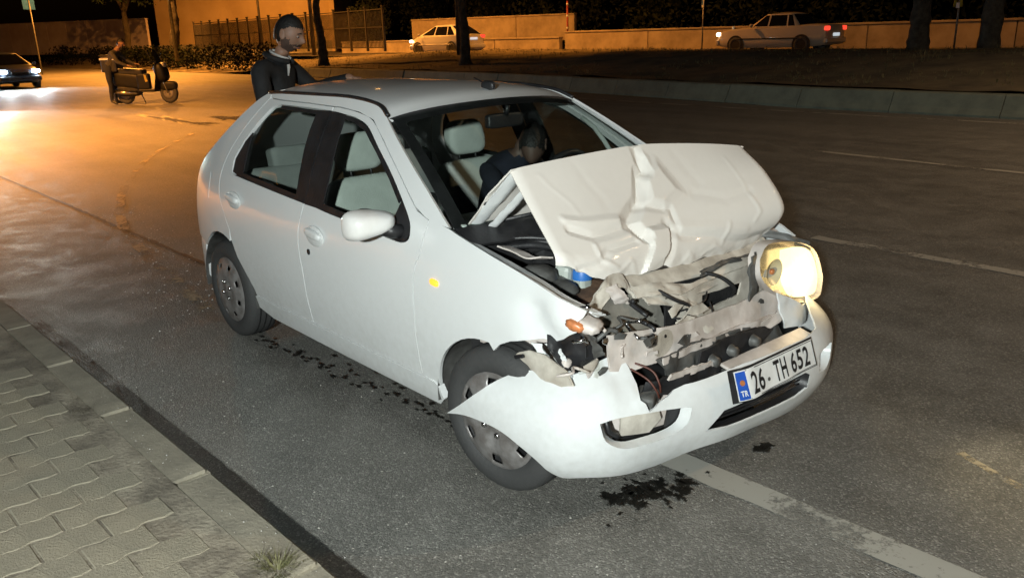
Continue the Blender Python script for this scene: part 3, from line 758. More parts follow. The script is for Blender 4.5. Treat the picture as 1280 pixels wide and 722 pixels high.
blob('horn_pad', (0, 0, -.015), (.07, .07, .03), BLACKP, sw, .8, 3)
tube('column', [(0, 0, -.03), (0, 0, -.3)], .035, BLACKP, sw, 8)
blob('rear_view_mirror', (.37, 0, 1.275), (.018, .105, .032), BLACKP, car, .6, 3)
tube('mirror_stalk', [(.385, 0, 1.30), (.40, 0, 1.345)], .012, BLACKP, car, 6)
tube('grab_handle', [(.30, .60, 1.235), (.36, .635, 1.18), (.42, .645, 1.115), (.46, .65, 1.065)], .012, SEAT, car, 8)
# cowl and firewall
grid('cowl', lambda u, v: (.90+.13*(1-(2*u-1)**2)+.10*v, (2*u-1)*.72, .950+.012*(1-(2*u-1)**2)-.05*v), 16, 4, BLACKP, car, .01)
for y0, y1 in ((-.55, .02), (.05, .6)):
    tube('wiper', [(.985, y0, .975), (1.02, (y0+y1)/2, .985), (1.03, y1, .985)], .008, BLACKP, car, 6)
grid('firewall', lambda u, v: (1.00-.06*(2*u-1)**2, (2*u-1)*.70, .92-.6*v), 8, 6, ENGINE, car)

# ---- crushed front end
region('wheel_liner', [(1.25, .535), (1.30, .575), (1.36, .60), (1.44, .605), (1.53, .565), (1.56, .52), (1.47, .49), (1.39, .475), (1.33, .52)], lambda x, z: (x, -.772-.02*crumple((x, z, 0), 5, 4)+.10*max(0, x-1.42), z), PRIMER, car, step=.03, thick=.006)
box('liner_clip', (1.315, -.780, .566), (.05, .01, .014), INK, car, .003, (0, -.35, 0))
HC = [[(1.13, -.632, 1.197), (1.137, -.40, 1.207), (1.147, -.15, 1.214), (1.16, .05, 1.216), (1.19, .25, 1.203), (1.23, .45, 1.183), (1.27, .63, 1.158)],
      [(1.215, -.630, 1.095), (1.25, -.41, 1.072), (1.262, -.16, 1.062), (1.28, .04, 1.057), (1.315, .25, 1.056), (1.36, .45, 1.056), (1.40, .632, 1.054)],
      [(1.31, -.632, .985), (1.365, -.44, .935), (1.385, -.19, .912), (1.392, .02, .902), (1.425, .23, .902), (1.465, .44, .906), (1.50, .630, .908)],
      [(1.395, -.634, .888), (1.448, -.47, .812), (1.452, -.215, .779), (1.452, .0, .757), (1.452, .20, .743), (1.455, .42, .738), (1.455, .61, .782)]]
def bic(G, u, v):
    nr, nc = len(G), len(G[0])
    def c1(a, b, c, d, t): return .5*((2*b)+(c-a)*t+(2*a-5*b+4*c-d)*t*t+(3*b-a-3*c+d)*t**3)
    qu = u*(nc-1); i = min(int(qu), nc-2); fu = qu-i; qv = v*(nr-1); j = min(int(qv), nr-2); fv = qv-j
    def g(r_, c_):
        r2 = min(max(r_, 0), nr-1); c2 = min(max(c_, 0), nc-1); p = Vector(G[r2][c2])
        if c_ < 0: p = 2*p-Vector(G[r2][1])
        if c_ >= nc: p = 2*p-Vector(G[r2][nc-2])
        if r_ < 0: p = 2*p-Vector(G[1][c2])
        if r_ >= nr: p = 2*p-Vector(G[nr-2][c2])
        return p
    rows = [c1(g(j+k, i-1), g(j+k, i), g(j+k, i+1), g(j+k, i+2), fu) for k in (-1, 0, 1, 2)]
    return c1(*rows, fv)
def tri(x, c, wd): return max(0, 1-abs(x-c)/wd)
CREASE = [  # polyline in (u,v), height, width in metres
    ([(.467, -.05), (.467, .189), (.433, .211), (.375, .411), (.30, .544), (.342, .667)], -.034, .065),
    ([(.467, .0), (.50, .10), (.478, .195)], .016, .035),
    ([(.092, .589), (.175, .622), (.283, .578)], -.026, .045), ([(.09, .51), (.217, .511), (.292, .533)], .020, .045),
    ([(.092, .967), (.167, .856), (.208, .744), (.30, .70)], -.022, .04), ([(.167, .70), (.175, .80), (.22, .90)], .014, .03),
    ([(.358, .433), (.50, .50), (.50, .644)], -.022, .04), ([(.442, .20), (.533, .122), (.575, .40), (.483, .50)], .010, .04),
    ([(.458, .611), (.508, .722), (.65, .789), (.767, .878), (.93, .90)], -.024, .055), ([(.50, .64), (.66, .70), (.80, .78)], .014, .05),
    ([(.717, .70), (.70, .844)], .014, .035), ([(.62, .42), (.74, .50), (.86, .47)], -.010, .05), ([(.85, .522), (.867, .644), (.84, .72)], .012, .03),
    ([(.075, .10), (.15, .444)], .005, .03), ([(.842, .156), (.842, .478)], .005, .03), ([(.20, .0), (.25, .42)], -.004, .04), ([(.62, .0), (.66, .35)], -.005, .06),
    ([(.60, .93), (.66, .86), (.72, .95)], .014, .03), ([(.22, .95), (.27, .86), (.29, .99)], .016, .03), ([(.48, .98), (.53, .88), (.57, .99)], .012, .03)]
FACET = [(.442, .20), (.533, .122), (.575, .40), (.483, .50), (.408, .444)]
def pdist(u, v, poly):
    best = 9; x, y = u*1.27, v*.5
    for (a, b), (c, d) in zip(poly, poly[1:]):
        ax, ay, bx, by = a*1.27, b*.5, c*1.27, d*.5; ex, ey = bx-ax, by-ay
        t = max(0, min(1, ((x-ax)*ex+(y-ay)*ey)/(ex*ex+ey*ey+1e-9))); best = min(best, math.hypot(x-ax-t*ex, y-ay-t*ey))
    return best
def hood_d(u, v):
    # creases: u across (car's right to left), v from ridge down to the nose
    wu = u+.008*noise.noise(Vector((u*8, v*7, 1))); wv = v+.014*noise.noise(Vector((u*8, v*7, 5)))
    d = 0
    for n_c, (poly, h_, wd) in enumerate(CREASE):
        q = pdist(wu, wv, poly)
        wd *= .56; kk = .85 if n_c == 0 else (.36 if n_c < 9 else .24)
        if q < wd: d += kk*h_*(1-q/wd)
    if inside((wu, wv), FACET): d += .014*min(1, pdist(wu, wv, FACET+FACET[:1])/.03)
    if wv > .60:                                   # pleat near the nose
        u1 = .358-.05*(wv-.633)/.367; u2 = .458-.058*min(1, (wv-.611)/.31); e = min(1, (wv-.60)/.05)
        d += .020*e*max(0, min(1, (wu-u1)/.010))*max(0, min(1, (u2-wu)/.007))-.010*e*tri(wu, u2+.02, .025)
    d += .012*max(0, v-.80)/.2*crumple((u*1.25, v*.6, 0), 5, 2)
    d += .007*noise.noise(Vector((u*2.0, v*1.1, 6)))
    return d*min(1, .3+v*4)
def hood_fn(u, v):
    p = bic(HC, u, v); e = .01
    tu = bic(HC, min(1, u+e), v)-bic(HC, max(0, u-e), v); tv = bic(HC, u, min(1, v+e))-bic(HC, u, max(0, v-e))
    n = tu.cross(tv).normalized()
    if n.x < 0: n = -n
    r_ = max(0, (abs(2*u-1)-.93)/.07)
    p = p+n*(hood_d(u, v)*(1-.7*r_)-.012*r_*r_)
    if v > .8:                                    # ragged nose edge
        k = (v-.8)/.2; p.z += k*(.018*noise.noise(Vector((u*9, 0, 3)))+.010*noise.noise(Vector((u*24, 0, 7)))); p.x += k*.015*noise.noise(Vector((u*12, 2, 3)))
        p.x -= .03*k*k
    return tuple(p)
hood = grid('bonnet', hood_fn, 190, 100, CRUSH, car, .007, True)
hood.modifiers['es'].split_angle = rad(20)
hood['label'] = 'white bonnet folded up into a tent with a torn centre crease'
RH = [[(.875, -.655, .948), (.955, -.4, .965), (1.0, -.15, .975), (1.005, .05, .975), (1.0, .25, .972), (.955, .45, .962), (.885, .65, .948)],
      [(1.0, -.645, 1.075), (1.05, -.4, 1.095), (1.075, -.15, 1.10), (1.085, .05, 1.10), (1.095, .25, 1.09), (1.09, .45, 1.075), (1.075, .64, 1.055)],
      [(1.128, -.632, 1.195), (1.135, -.40, 1.205), (1.145, -.15, 1.212), (1.158, .05, 1.214), (1.188, .25, 1.201), (1.228, .45, 1.181), (1.268, .63, 1.156)]]
def rh_fn(u, v):
    p = bic(RH, u, v); p += Vector((-.5, 0, .7))*(.012*noise.noise(Vector((u*4, v*3, 2)))+.012*crumple((u, v*.5, 0), 5, 8))*math.sin(math.pi*v)
    return tuple(p)
grid('bonnet_rear', rh_fn, 50, 20, CRUSH, hood, .006, True)
# inner stiffening frame along the right edge of the bonnet, seen from under the fold
def rail_strip(name, a, b, c, mat, wd, par, drop=.03):
    grid(name, lambda u, v: tuple(Vector(a).lerp(Vector(b), u)*(1-0)+Vector((0, wd*v, -drop*math.sin(math.pi*v)+.006*noise.noise(Vector((u*9, v*3, 0)))))+Vector(c)), 18, 6, mat, par, .004)
rail_strip('bonnet_frame', (.865, -.650, .938), (1.125, -.632, 1.182), (0, 0, 0), WHITE, .085, hood, .022)
rail_strip('bonnet_frame', (.93, -.60, .955), (1.13, -.605, 1.118), (.02, 0, 0), WHITE, .045, hood, .02)
rail_strip('bonnet_frame', (1.145, -.61, 1.165), (1.37, -.61, .905), (-.015, 0, 0), SMUDGE, .07, hood, -.01)
blob('hinge', (.865, -.672, .948), (.035, .014, .016), WHITE, car, .7, 3)
for x, z in ((.93, 1.005), (.985, 1.055)): lathe('bolt', [(.0001, -.004), (.008, -.004), (.008, .004)], INK, hood, 12).location = (x, -.640, z)

# bumper skin in (s along the car, z)
BP = cr([(a, b, 0) for a, b in [(0.95, -.872), (1.2, -.872), (1.4, -.855), (1.56, -.808), (1.68, -.68), (1.75, -.48), (1.80, -.25), (1.835, 0), (1.85, .3), (1.82, .5), (1.73, .68), (1.58, .79), (1.35, .83), (1.1, .84)]], 20)
BL = [0]
for a, b in zip(BP, BP[1:]): BL.append(BL[-1]+(b-a).length)
OZ = [.12, .17, .2, .28, .4, .46, .52, .58, .64]; OO = [.09, .05, .03, .0, .0, .025, .085, .16, .24]
def bump_fn(off=0, hurt=1):
    def f(s, z):
        s = min(max(s, 0), BL[-1]-1e-4)
        lo, hi = 0, len(BL)-2
        while lo < hi:
            md = (lo+hi+1)//2
            if BL[md] <= s: lo = md
            else: hi = md-1
        i = lo; t = (s-BL[i])/(BL[i+1]-BL[i]); c = BP[i].lerp(BP[i+1], t); d = (BP[min(i+2, len(BP)-1)]-BP[max(i-1, 0)]).normalized(); n = Vector((d.y, -d.x, 0))
        o = interp(z, OZ, OO) if not z > .58 else .16+(z-.58)*1.33
        p = c-n*(o-off)+Vector((0, 0, z))
        if hurt:
            k = math.exp(-((s-.92)/.22)**2)*max(0, min(1, (z-.36)/.12))
            p += n*(.03*crumple((s, z*1.5, 0), 6, 3)*k)
            p += n*(-.006*tri(z, .465, .012)-.005*tri(z, .43, .010))*(1 if s < .9 else 0)   # pressed lines
            p += n*(.006*noise.noise(Vector((s*5, z*6, 2))))
        return tuple(p)
    return f
b_low = sm([(.033, .262), (.14, .292), (.266, .305), (.36, .298), (.44, .265), (.50, .222), (.545, .175), (.60, .155), (.72, .165), (1.0, .162), (1.184, .19), (1.49, .178), (1.80, .165), (2.0, .17), (2.3, .175), (2.6, .19), (2.86, .21)], 3)
b_up = [(2.86, .50), (2.65, .52), (2.45, .53), (2.30, .54), (2.20, .55), (2.10, .545), (2.0, .52), (1.925, .485), (1.80, .474), (1.6, .475), (1.40, .474), (1.261, .468), (1.173, .467), (1.10, .468), (1.05, .459), (.99, .438), (.95, .421), (.930, .413),
        (.921, .442), (.905, .455), (.918, .495), (.912, .545), (.896, .585)]+sm([(.82, .574), (.73, .556), (.65, .546), (.575, .54), (.50, .53), (.42, .524), (.376, .512), (.30, .47), (.221, .405), (.12, .325), (.033, .262)], 3)[1:-1]
fog = sm([(.745, .400), (.80, .412), (.90, .412), (1.0, .404), (1.10, .392), (1.108, .370), (1.085, .325), (1.02, .302), (.92, .296), (.83, .298), (.765, .335), (.745, .400)], 3)[:-1]
grl = [(1.185, .272), (1.265, .338), (1.42, .345), (1.60, .350), (1.752, .352), (1.785, .335), (1.775, .280), (1.70, .262), (1.50, .256), (1.30, .258)]
rvt = [(1.86, .318), (1.865, .395), (1.90, .405), (1.99, .405), (2.04, .39), (2.0, .335), (1.94, .312)]
bump = region('front_bumper', b_low+b_up, bump_fn(), WHITE, car, [fog, grl, rvt], .03, .008)
bump['label'] = 'white front bumper torn open above the fog lamp hole'
# lips round the openings
BF = bump_fn(.002); BFi = bump_fn(-.05)
def lip(name, loop, par, depth=-.045, mat=WHITE, sc=.93):
    Bi = bump_fn(depth, 0); cx = sum(p[0] for p in loop)/len(loop); cz = sum(p[1] for p in loop)/len(loop); n = len(loop)
    vs = [bump_fn(-.001)(*p) for p in loop]+[Bi(cx+(p[0]-cx)*sc, cz+(p[1]-cz)*sc) for p in loop]
    return pyd(name, vs, [(i, (i+1) % n, n+(i+1) % n, n+i) for i in range(n)], mat, par)
lip('fog_opening_lip', fog, bump); lip('grille_opening_lip', grl, bump, -.045, BLACKP); lip('vent_lip', rvt, bump)
region('fog_backing', [(.70, .27), (1.16, .27), (1.16, .43), (.70, .43)], bump_fn(-.13, 0), SMUDGE, bump, step=.06, thick=0)
region('fog_bracket', [(.86, .30), (.99, .285), (1.04, .33), (1.02, .40), (.86, .40)], bump_fn(-.085, 0), PRIMER, bump, step=.04, thick=.01)
tube('fog_hose', [bump_fn(-.06, 0)(.775, .40), bump_fn(-.05, 0)(.79, .345), bump_fn(-.06, 0)(.83, .315), bump_fn(-.10, 0)(.85, .30)], .010, BLACKP, bump, 8)
region('fog_cover', [(1.03, .31), (1.09, .325), (1.105, .385), (1.05, .40), (1.04, .36)], bump_fn(-.05, 0), BLACKP, bump, step=.03, thick=.01)
region('grille_backing', [(1.15, .255), (1.82, .255), (1.82, .37), (1.15, .37)], bump_fn(-.08, 0), ENGINE, bump, step=.08, thick=0)
for z in (.292, .31, .328): tube('grille_bar', [bump_fn(-.03, 0)(1.22+.02*k, z) for k in range(28)], .004, BLACKP, bump, 6)
region('vent_backing', [(1.82, .29), (2.1, .29), (2.1, .43), (1.82, .43)], bump_fn(-.06, 0), DARK, bump, step=.06, thick=0)
# number plate, bent at its left end
pl = pe('number_plate', (0, 0, 0), 0, car)
PT = [Vector((1.838, -.222, .492)), Vector((1.850, .252, .496))]; PB = [Vector((1.858, -.196, .374)), Vector((1.868, .276, .388))]
pn = (PT[1]-PT[0]).cross(PT[0]-PB[0]).normalized()
if pn.x < 0: pn = -pn
def plate_pt(u, v, d=0):     # u 0..1 along, v 0 bottom..1 top
    p = PB[0].lerp(PB[1], u).lerp(PT[0].lerp(PT[1], u), v)
    bend = -.035*max(0, (.14-u)/.14)**1.5*(1-.2*v)+.004*math.sin(u*14)*(1-v)
    return p+pn*(d+bend*.75+.016)
grid('plate_base', lambda u, v: tuple(plate_pt(u, v)), 40, 6, PLATEW, pl, .003)
def pl_patch(nm, u0, v0, u1, v1, mat, d, par=None):
    return grid(nm, lambda a, b: tuple(plate_pt(u0+(u1-u0)*a, v0+(v1-v0)*b, d)), 6, 6, mat, par or pl)
pl_patch('blue_band', .004, .03, .085, .97, PLATEB, .0015)
grid('holder', lambda a, b: tuple(plate_pt(-.035+1.055*a, -.06+1.12*b, -.006)), 10, 4, BLACKP, pl)
for a, b, c, d in ((.088, .02, .996, .045), (.088, .955, .996, .98), (.985, .02, .996, .98)): pl_patch('plate_edge', a, b, c, d, INK, .0015)
def text_mesh(txt):
    cu = bpy.data.curves.new('t', 'FONT'); cu.body = txt; cu.size = 1; cu.fill_mode = 'FRONT'; cu.offset = .02
    o = bpy.data.objects.new('t', cu); COL.objects.link(o)
    bpy.context.view_layer.update()
    me = bpy.data.meshes.new_from_object(o.evaluated_get(bpy.context.evaluated_depsgraph_get()))
    bpy.data.objects.remove(o); bpy.data.curves.remove(cu)
    xs = [v.co.x for v in me.vertices]; ys = [v.co.y for v in me.vertices]
    x0, x1, y0, y1 = min(xs), max(xs), min(ys), max(ys)
    for v in me.vertices: v.co = ((v.co.x-x0)/(x1-x0), (v.co.y-y0)/(y1-y0), 0)
    return me
def lettering(nm, txt, u0, u1, v0, v1, mat, place, par, d=.0022):
    me = text_mesh(txt); me.materials.clear()
    for v in me.vertices: v.co = place(u0+(u1-u0)*v.co.x, v0+(v1-v0)*v.co.y, d)
    me.update()
    return link(nm, me, mat, par, False)
def stroke_w(txt): return {'1': .4}.get(txt, 1)
for ch, u0 in (('2', .125), ('6', .212), ('T', .425), ('H', .515), ('6', .655), ('5', .748), ('2', .84)):
    lettering('plate_character', ch, u0, u0+.076, .13, .87, INK, plate_pt, pl)
lettering('plate_country_code', 'TR', .018, .072, .14, .34, PLATEW, plate_pt, pl)
grid('plate_badge', lambda a, b: tuple(plate_pt(.045+.020*b*math.cos(a*6.283), .60+.10*b*math.sin(a*6.283), .0025)), 14, 2, AMBERD, pl)
grid('plate_stamp', lambda a, b: tuple(plate_pt(.345+.018*b*math.cos(a*6.283), .36+.07*b*math.sin(a*6.283), .0022)), 14, 2, GREYP, pl)
box('plate_shelf', (1.745, .155, .448), (.07, .56, .012), SMUDGE, bump, .004, (0, .25, -.01))

# left headlamp, lit
hl = pe('headlight', (0, 0, 0), 0, car)
HL = [(.237, .778), (.311, .822), (.471, .805), (.62, .766), (.70, .715), (.738, .628), (.742, .550), (.705, .514), (.533, .532), (.371, .60), (.27, .663), (.228, .717)]
def hl_fn(off):
    def f(y, z): return (1.665-.05*(y-.3)-.22*max(0, z-.6)-.25*max(0, y-.70)**1.2+off, y, z)
    return f
region('lamp_housing', sm(HL+[HL[0]], 3)[:-1], hl_fn(-.050), REFL, hl, step=.05, thick=0, flip=False)
n_ = sm(HL+[HL[0]], 3)[:-1]
k_ = len(n_); pyd('lamp_rim', [hl_fn(0)(*p) for p in n_]+[hl_fn(-.055)(*p) for p in n_], [(i, (i+1) % k_, k_+(i+1) % k_, k_+i) for i in range(k_)], SMUDGE, hl)
region('lamp_lens', n_, lambda y, z: (hl_fn(.004)(y, z)[0]+.015*math.exp(-((y-.52)/.2)**2-((z-.66)/.1)**2), y, z), LENS, hl, step=.05, thick=0)
def bowl(nm, c, r_, dp, mat, par):
    vs = [(c[0]-dp, c[1], c[2])]; fs = []
    for j in range(1, 7):
        for i in range(28): t = i*2*math.pi/28; q = j/6; vs.append((c[0]-dp*(1-q*q), c[1]+r_*q*math.cos(t), c[2]+r_*q*math.sin(t)))
    for i in range(28): fs.append((0, 1+i, 1+(i+1) % 28))
    for j in range(5):
        for i in range(28): a = 1+j*28+i; b = 1+j*28+(i+1) % 28; fs.append((a, b, b+28, a+28))
    return pyd(nm, vs, fs, mat, par)
region('reflector', sm([(.43, .775), (.55, .765), (.655, .738), (.705, .690), (.728, .62), (.728, .560), (.69, .530), (.55, .548), (.44, .592), (.405, .68), (.43, .775)], 4)[:-1], hl_fn(-.020), LITR, hl, step=.05, thick=0)
blob('bulb', (1.632, .590, .632), (.010, .060, .046), LIT, hl, .9, 3)
lamp('headlamp_bulb', 'POINT', (1.668, .600, .635), 1.3, (1, .74, .38), .02, parent=hl)
bowl('reflector', (1.638, .340, .705), .056, .030, REFLW, hl)
blob('bulb', (1.625, .340, .705), (.010, .012, .012), AMBERD, hl, .9, 2)
lamp('headlamp_beam', 'SPOT', (1.75, .62, .63), 30, (1, .82, .5), .06, (8, 1.2, .1), 100, .6, car)

# structure behind the bumper
def quadmesh(nm, pts, mat, par=None, x=None, amp=.01, step=.03, thick=.008, seed=0, dx=None, holes=()):
    """sheet over (y,z) outline at depth x, crumpled"""
    def f(y, z):
        c = crumple((y*1.3, z*1.3, seed), 7, seed+1); return ((x if dx is None else dx(y, z))+amp*2*c+amp*.8*noise.noise(Vector((y*14, z*14, seed))), y+amp*.5*c, z)
    return region(nm, pts, f, mat, par or car, holes, step, thick)
quadmesh('front_panel', [(-.16, .70), (-.02, .715), (.17, .722), (.30, .725), (.43, .70), (.45, .56), (.20, .575), (-.14, .545), (-.18, .62)], PRIMER, None, 1.545, .006, holes=[[(-.03, .602), (.235, .612), (.245, .665), (-.02, .668)]], seed=1)
quadmesh('panel_recess', [(-.06, .585), (.28, .59), (.28, .69), (-.06, .69)], ENGINE, None, 1.50, .004, seed=2)
quadmesh('bumper_beam', [(-.60, .665), (-.38, .64), (-.20, .625), (.10, .618), (.32, .625), (.44, .60), (.46, .50), (.36, .475), (.16, .495), (-.10, .508), (-.34, .520), (-.52, .520), (-.62, .545)], SMUDGE, None, None, .006, .02, dx=lambda y, z: 1.63-.22*(z-.55)-.10*max(0, -y-.3)-.05*max(0, y-.2), seed=3)
quadmesh('bumper_beam_lip', [(-.40, .545), (.0, .545), (.40, .53), (.42, .505), (.0, .515), (-.40, .52)], SMUDGE, None, 1.655, .008, .02, seed=4)
quadmesh('grille_remains', [(-.42, .545), (-.21, .552), (.10, .530), (.37, .488), (.42, .40), (-.04, .40), (-.34, .43)], GREYP, None, None, .016, .02, dx=lambda y, z: 1.655+.12*(.5-z), seed=5)
quadmesh('grille_insert', [(-.20, .520), (-.02, .535), (.20, .515), (.27, .49), (.20, .455), (-.04, .425), (-.17, .43), (-.23, .47)], BLACKP, None, None, .006, .02, dx=lambda y, z: 1.685+.16*(.5-z), seed=6)
for y, z in ((-.15, .475), (-.03, .482), (.12, .482)): lathe('grille_boss', [(.0001, .02), (.018, .02), (.022, .0), (.026, -.01)], GREYP, car, 16, 'X').location = (1.70, y, z)
quadmesh('bumper_foam', [(-.50, .49), (-.30, .478), (-.13, .465), (-.12, .43), (-.30, .415), (-.46, .43), (-.53, .45)], BLACKP, None, None, .018, .02, dx=lambda y, z: 1.70+.1*(.45-z)+.1*(y+.3), seed=7)
quadmesh('torn_skin', [(-.42, .505), (-.22, .488), (-.12, .478), (-.14, .462), (-.30, .470), (-.43, .485)], SMUDGE, None, 1.712, .012, .02, seed=8)
quadmesh('torn_skin', [(-.55, .46), (-.47, .462), (-.42, .43), (-.43, .40), (-.52, .40), (-.57, .42)], GREYP, None, 1.685, .02, .02, seed=9)
box('fog_lamp_unit', (1.665, -.50, .425), (.07, .085, .065), GREYP, car, .014, (.2, .1, .5))
# smashed right headlamp and cooling pack
quadmesh('radiator_box', [(-.60, .735), (-.47, .752), (-.22, .712), (-.20, .60), (-.23, .565), (-.34, .562), (-.50, .62)], GREYB, None, None, .006, .03, dx=lambda y, z: 1.49+.35*(.66-z), seed=10)
quadmesh('radiator_core', [(-.235, .705), (-.18, .695), (-.165, .585), (-.23, .57)], ENGINE, None, 1.535, .004, .03, seed=11)
sh = pe('smashed_headlight', (0, 0, 0), 0, car)
quadmesh('lamp_shell', [(-.79, .650), (-.745, .700), (-.65, .735), (-.575, .70), (-.50, .640), (-.485, .575), (-.56, .535), (-.66, .535), (-.75, .565)], BLACKP, sh, None, .03, .022, dx=lambda y, z: 1.50+.45*(.64-z)-.12*abs(y+.62), seed=12)
for k in range(9):
    y0 = rnd.uniform(-.78, -.52); z0 = rnd.uniform(.545, .66); a = rnd.uniform(0, 3); sz = rnd.uniform(.03, .07)
    P = [(y0+sz*math.cos(a+t)*rnd.uniform(.4, 1), z0+sz*.6*math.sin(a+t)*rnd.uniform(.5, 1)) for t in (0, 1.3, 2.6, 3.9, 5.2)]
    quadmesh('broken_shard', P, [BLACKP, SMUDGE, GREYP, LENS, CHROME][k % 5], sh, 1.565+rnd.uniform(-.02, .05), .02, .02, .004, 20+k)
bowl('loose_reflector', (1.60, -.375, .590), .050, .03, RIM, sh).rotation_euler = (0, 0, 0)
blob('loose_bulb_holder', (1.60, -.415, .605), (.028, .026, .024), CHROME, sh, .7, 3)
region('loose_lens', [(math.cos(t*.3927)*.055, math.sin(t*.3927)*.04) for t in range(16)], lambda a, b: (1.63-.3*b, -.365+a, .588+b+.3*a), LENS, sh, step=.03, thick=.004)
blob('indicator_lens', (1.562, -.745, .740), (.034, .024, .018), AMBERD, sh, .8, 3, (.3, .3, .4), lambda q: q*(1+.18*noise.noise(q*2.5)))
blob('indicator_shell', (1.59, -.71, .735), (.04, .035, .02), SMUDGE, sh, .75, 3, (.2, .2, .3), lambda q: q*(1+.25*noise.noise(q*2.2)))
blob('bulb_socket', (1.50, -.735, .580), (.022, .018, .020), SMUDGE, sh, .8, 3, (0, 0, 0), lambda q: q*(1+.2*noise.noise(q*2)))
for k in range(12):
    y0 = rnd.uniform(-.76, -.30); z0 = rnd.uniform(.56, .74); a = rnd.uniform(0, 6.28); l_ = rnd.uniform(.05, .12)
    P = [(1.56+rnd.uniform(-.04, .05)+.2*(.65-z0), y0+l_*math.cos(a)*t, z0+l_*.5*math.sin(a)*t+.02*math.sin(t*3)) for t in (0, .35, .7, 1)]
    tube('broken_strut', cr(P, 4), rnd.uniform(.004, .009), [BLACKP, CHROME, GREYP, SMUDGE][k % 4], sh, 6)
for k in range(10):
    y0 = rnd.uniform(-.46, .35); z0 = rnd.uniform(.56, .72); a = rnd.uniform(0, 6.28); sz = rnd.uniform(.02, .05)
    P = [(y0+sz*1.6*math.cos(a+t)*rnd.uniform(.5, 1), z0+sz*.7*math.sin(a+t)*rnd.uniform(.5, 1)) for t in (0, 1.2, 2.5, 3.8, 5.1)]
    quadmesh('torn_plastic', P, [GREYP, PRIMER, SMUDGE, PRIMER][k % 4], car, 1.60+.2*(.65-z0)+rnd.uniform(0, .03), .014, .02, .004, 60+k)
for k in range(2):
    y0 = -.26+.30*k; tube('hose', cr([(1.50, y0, .74), (1.55, y0+.05, .70+.02*(k % 2)), (1.57, y0+.12, .66), (1.52, y0+.16, .60)], 5), .008, [BLACKP, ENGINE][k % 2], car, 8)
for k in range(9): box('radiator_fin', (1.478+.35*(.66-(.60+.015*k)), -.36, .60+.015*k), (.012, .22, .004), BLACKP, car, 0, (.12, 0, 0))

# apron and crumpled rails
def ribbon(nm, pts, wd, mat, par=None, amp=.012, seed=0, dirn=(0, 0, 1), thick=.006):
    P = cr(pts, 8); W = Vector(dirn)
    return grid(nm, lambda u, v: tuple((lambda p: p+W*wd*(v-.5)+Vector((1, .4, .3))*amp*1.1*crumple((u*len(pts)*.16, v*.18, seed), 4, seed))(P[min(int(u*(len(P)-1)), len(P)-1)])), (len(P)-1), 8, mat, par or car, thick)
ribbon('inner_wing', [(.92, -.66, .60), (1.10, -.665, .60), (1.25, -.665, .575), (1.36, -.66, .56), (1.46, -.645, .56)], .22, SMUDGE, None, .008, 1)
ribbon('inner_wing_flange', [(.95, -.715, .925), (1.17, -.72, .885), (1.35, -.715, .842), (1.48, -.70, .80), (1.58, -.66, .765)], .05, WHITE, None, .004, 2, (0, 1, -.25))
ribbon('inner_wing_flange', [(1.33, -.70, .815), (1.42, -.68, .79), (1.50, -.66, .765), (1.56, -.62, .74)], .05, WHITE, None, .012, 3, (0, 1, -.1))
ribbon('crumpled_rail', [(1.50, -.62, .705), (1.47, -.54, .745), (1.45, -.46, .785), (1.45, -.39, .790), (1.47, -.345, .735)], .055, PRIMER, None, .022, 4, (.3, .2, -1))
ribbon('crumpled_rail', [(1.47, -.47, .79), (1.48, -.43, .74), (1.47, -.40, .70)], .06, SMUDGE, None, .02, 5, (.2, 1, .1))
ribbon('crumpled_rail', [(1.49, -.36, .745), (1.51, -.22, .735), (1.52, -.08, .70), (1.53, .05, .705), (1.52, .25, .725), (1.52, .42, .72)], .06, PRIMER, None, .024, 6, (.6, 0, -.6))
ribbon('crumpled_rail', [(1.50, -.33, .72), (1.54, -.20, .69), (1.56, -.13, .66), (1.565, -.06, .63)], .07, PRIMER, None, .022, 7, (.5, .1, -.6))
ribbon('crumpled_rail', [(1.50, .02, .735), (1.50, .15, .752), (1.50, .30, .745), (1.48, .40, .73)], .03, GREYP, None, .03, 8, (.6, 0, -.5))
ribbon('slam_panel', [(1.425, -.34, .775), (1.445, -.10, .748), (1.455, .15, .738), (1.455, .40, .735), (1.46, .56, .765)], .09, PRIMER, None, .012, 21, (.7, 0, -.5))
ribbon('slam_panel', [(1.49, -.30, .70), (1.51, -.12, .69), (1.515, .10, .685), (1.52, .24, .70)], .05, SMUDGE, None, .012, 22, (.5, 0, -.6))
ribbon('torn_bracket', [(1.38, -.765, .63), (1.42, -.76, .60), (1.44, -.75, .565), (1.47, -.745, .535)], .035, WHITE, None, .02, 9, (1, .3, 0))
ribbon('torn_bracket', [(1.46, -.765, .65), (1.49, -.755, .61), (1.50, -.75, .57), (1.52, -.74, .535)], .03, WHITE, None, .025, 10, (1, .2, .2))
ribbon('torn_bracket', [(1.55, -.69, .70), (1.57, -.66, .65), (1.58, -.64, .60)], .03, GREYP, None, .025, 11, (.3, 1, .2))
ribbon('torn_bracket', [(1.60, .10, .475), (1.66, .25, .50), (1.66, .40, .53), (1.63, .50, .55)], .05, SMUDGE, None, .02, 12, (0, .1, 1))
quadmesh('left_filler', [(.33, .625), (.40, .592), (.53, .527), (.70, .505), (.74, .50), (.70, .46), (.52, .455), (.36, .47)], WHITE, None, None, .010, .02, dx=lambda y, z: 1.69-.35*max(0, y-.5)-.2*(z-.5), seed=14)
quadmesh('lamp_bracket', [(.175, .80), (.225, .81), (.22, .70), (.255, .63), (.19, .61)], GREYP, None, 1.625, .012, .02, seed=15)
ribbon('torn_bracket', [(1.36, .50, .80), (1.46, .56, .80), (1.55, .60, .785), (1.60, .68, .745)], .05, GREYP, None, .02, 13, (-.3, .2, .6))
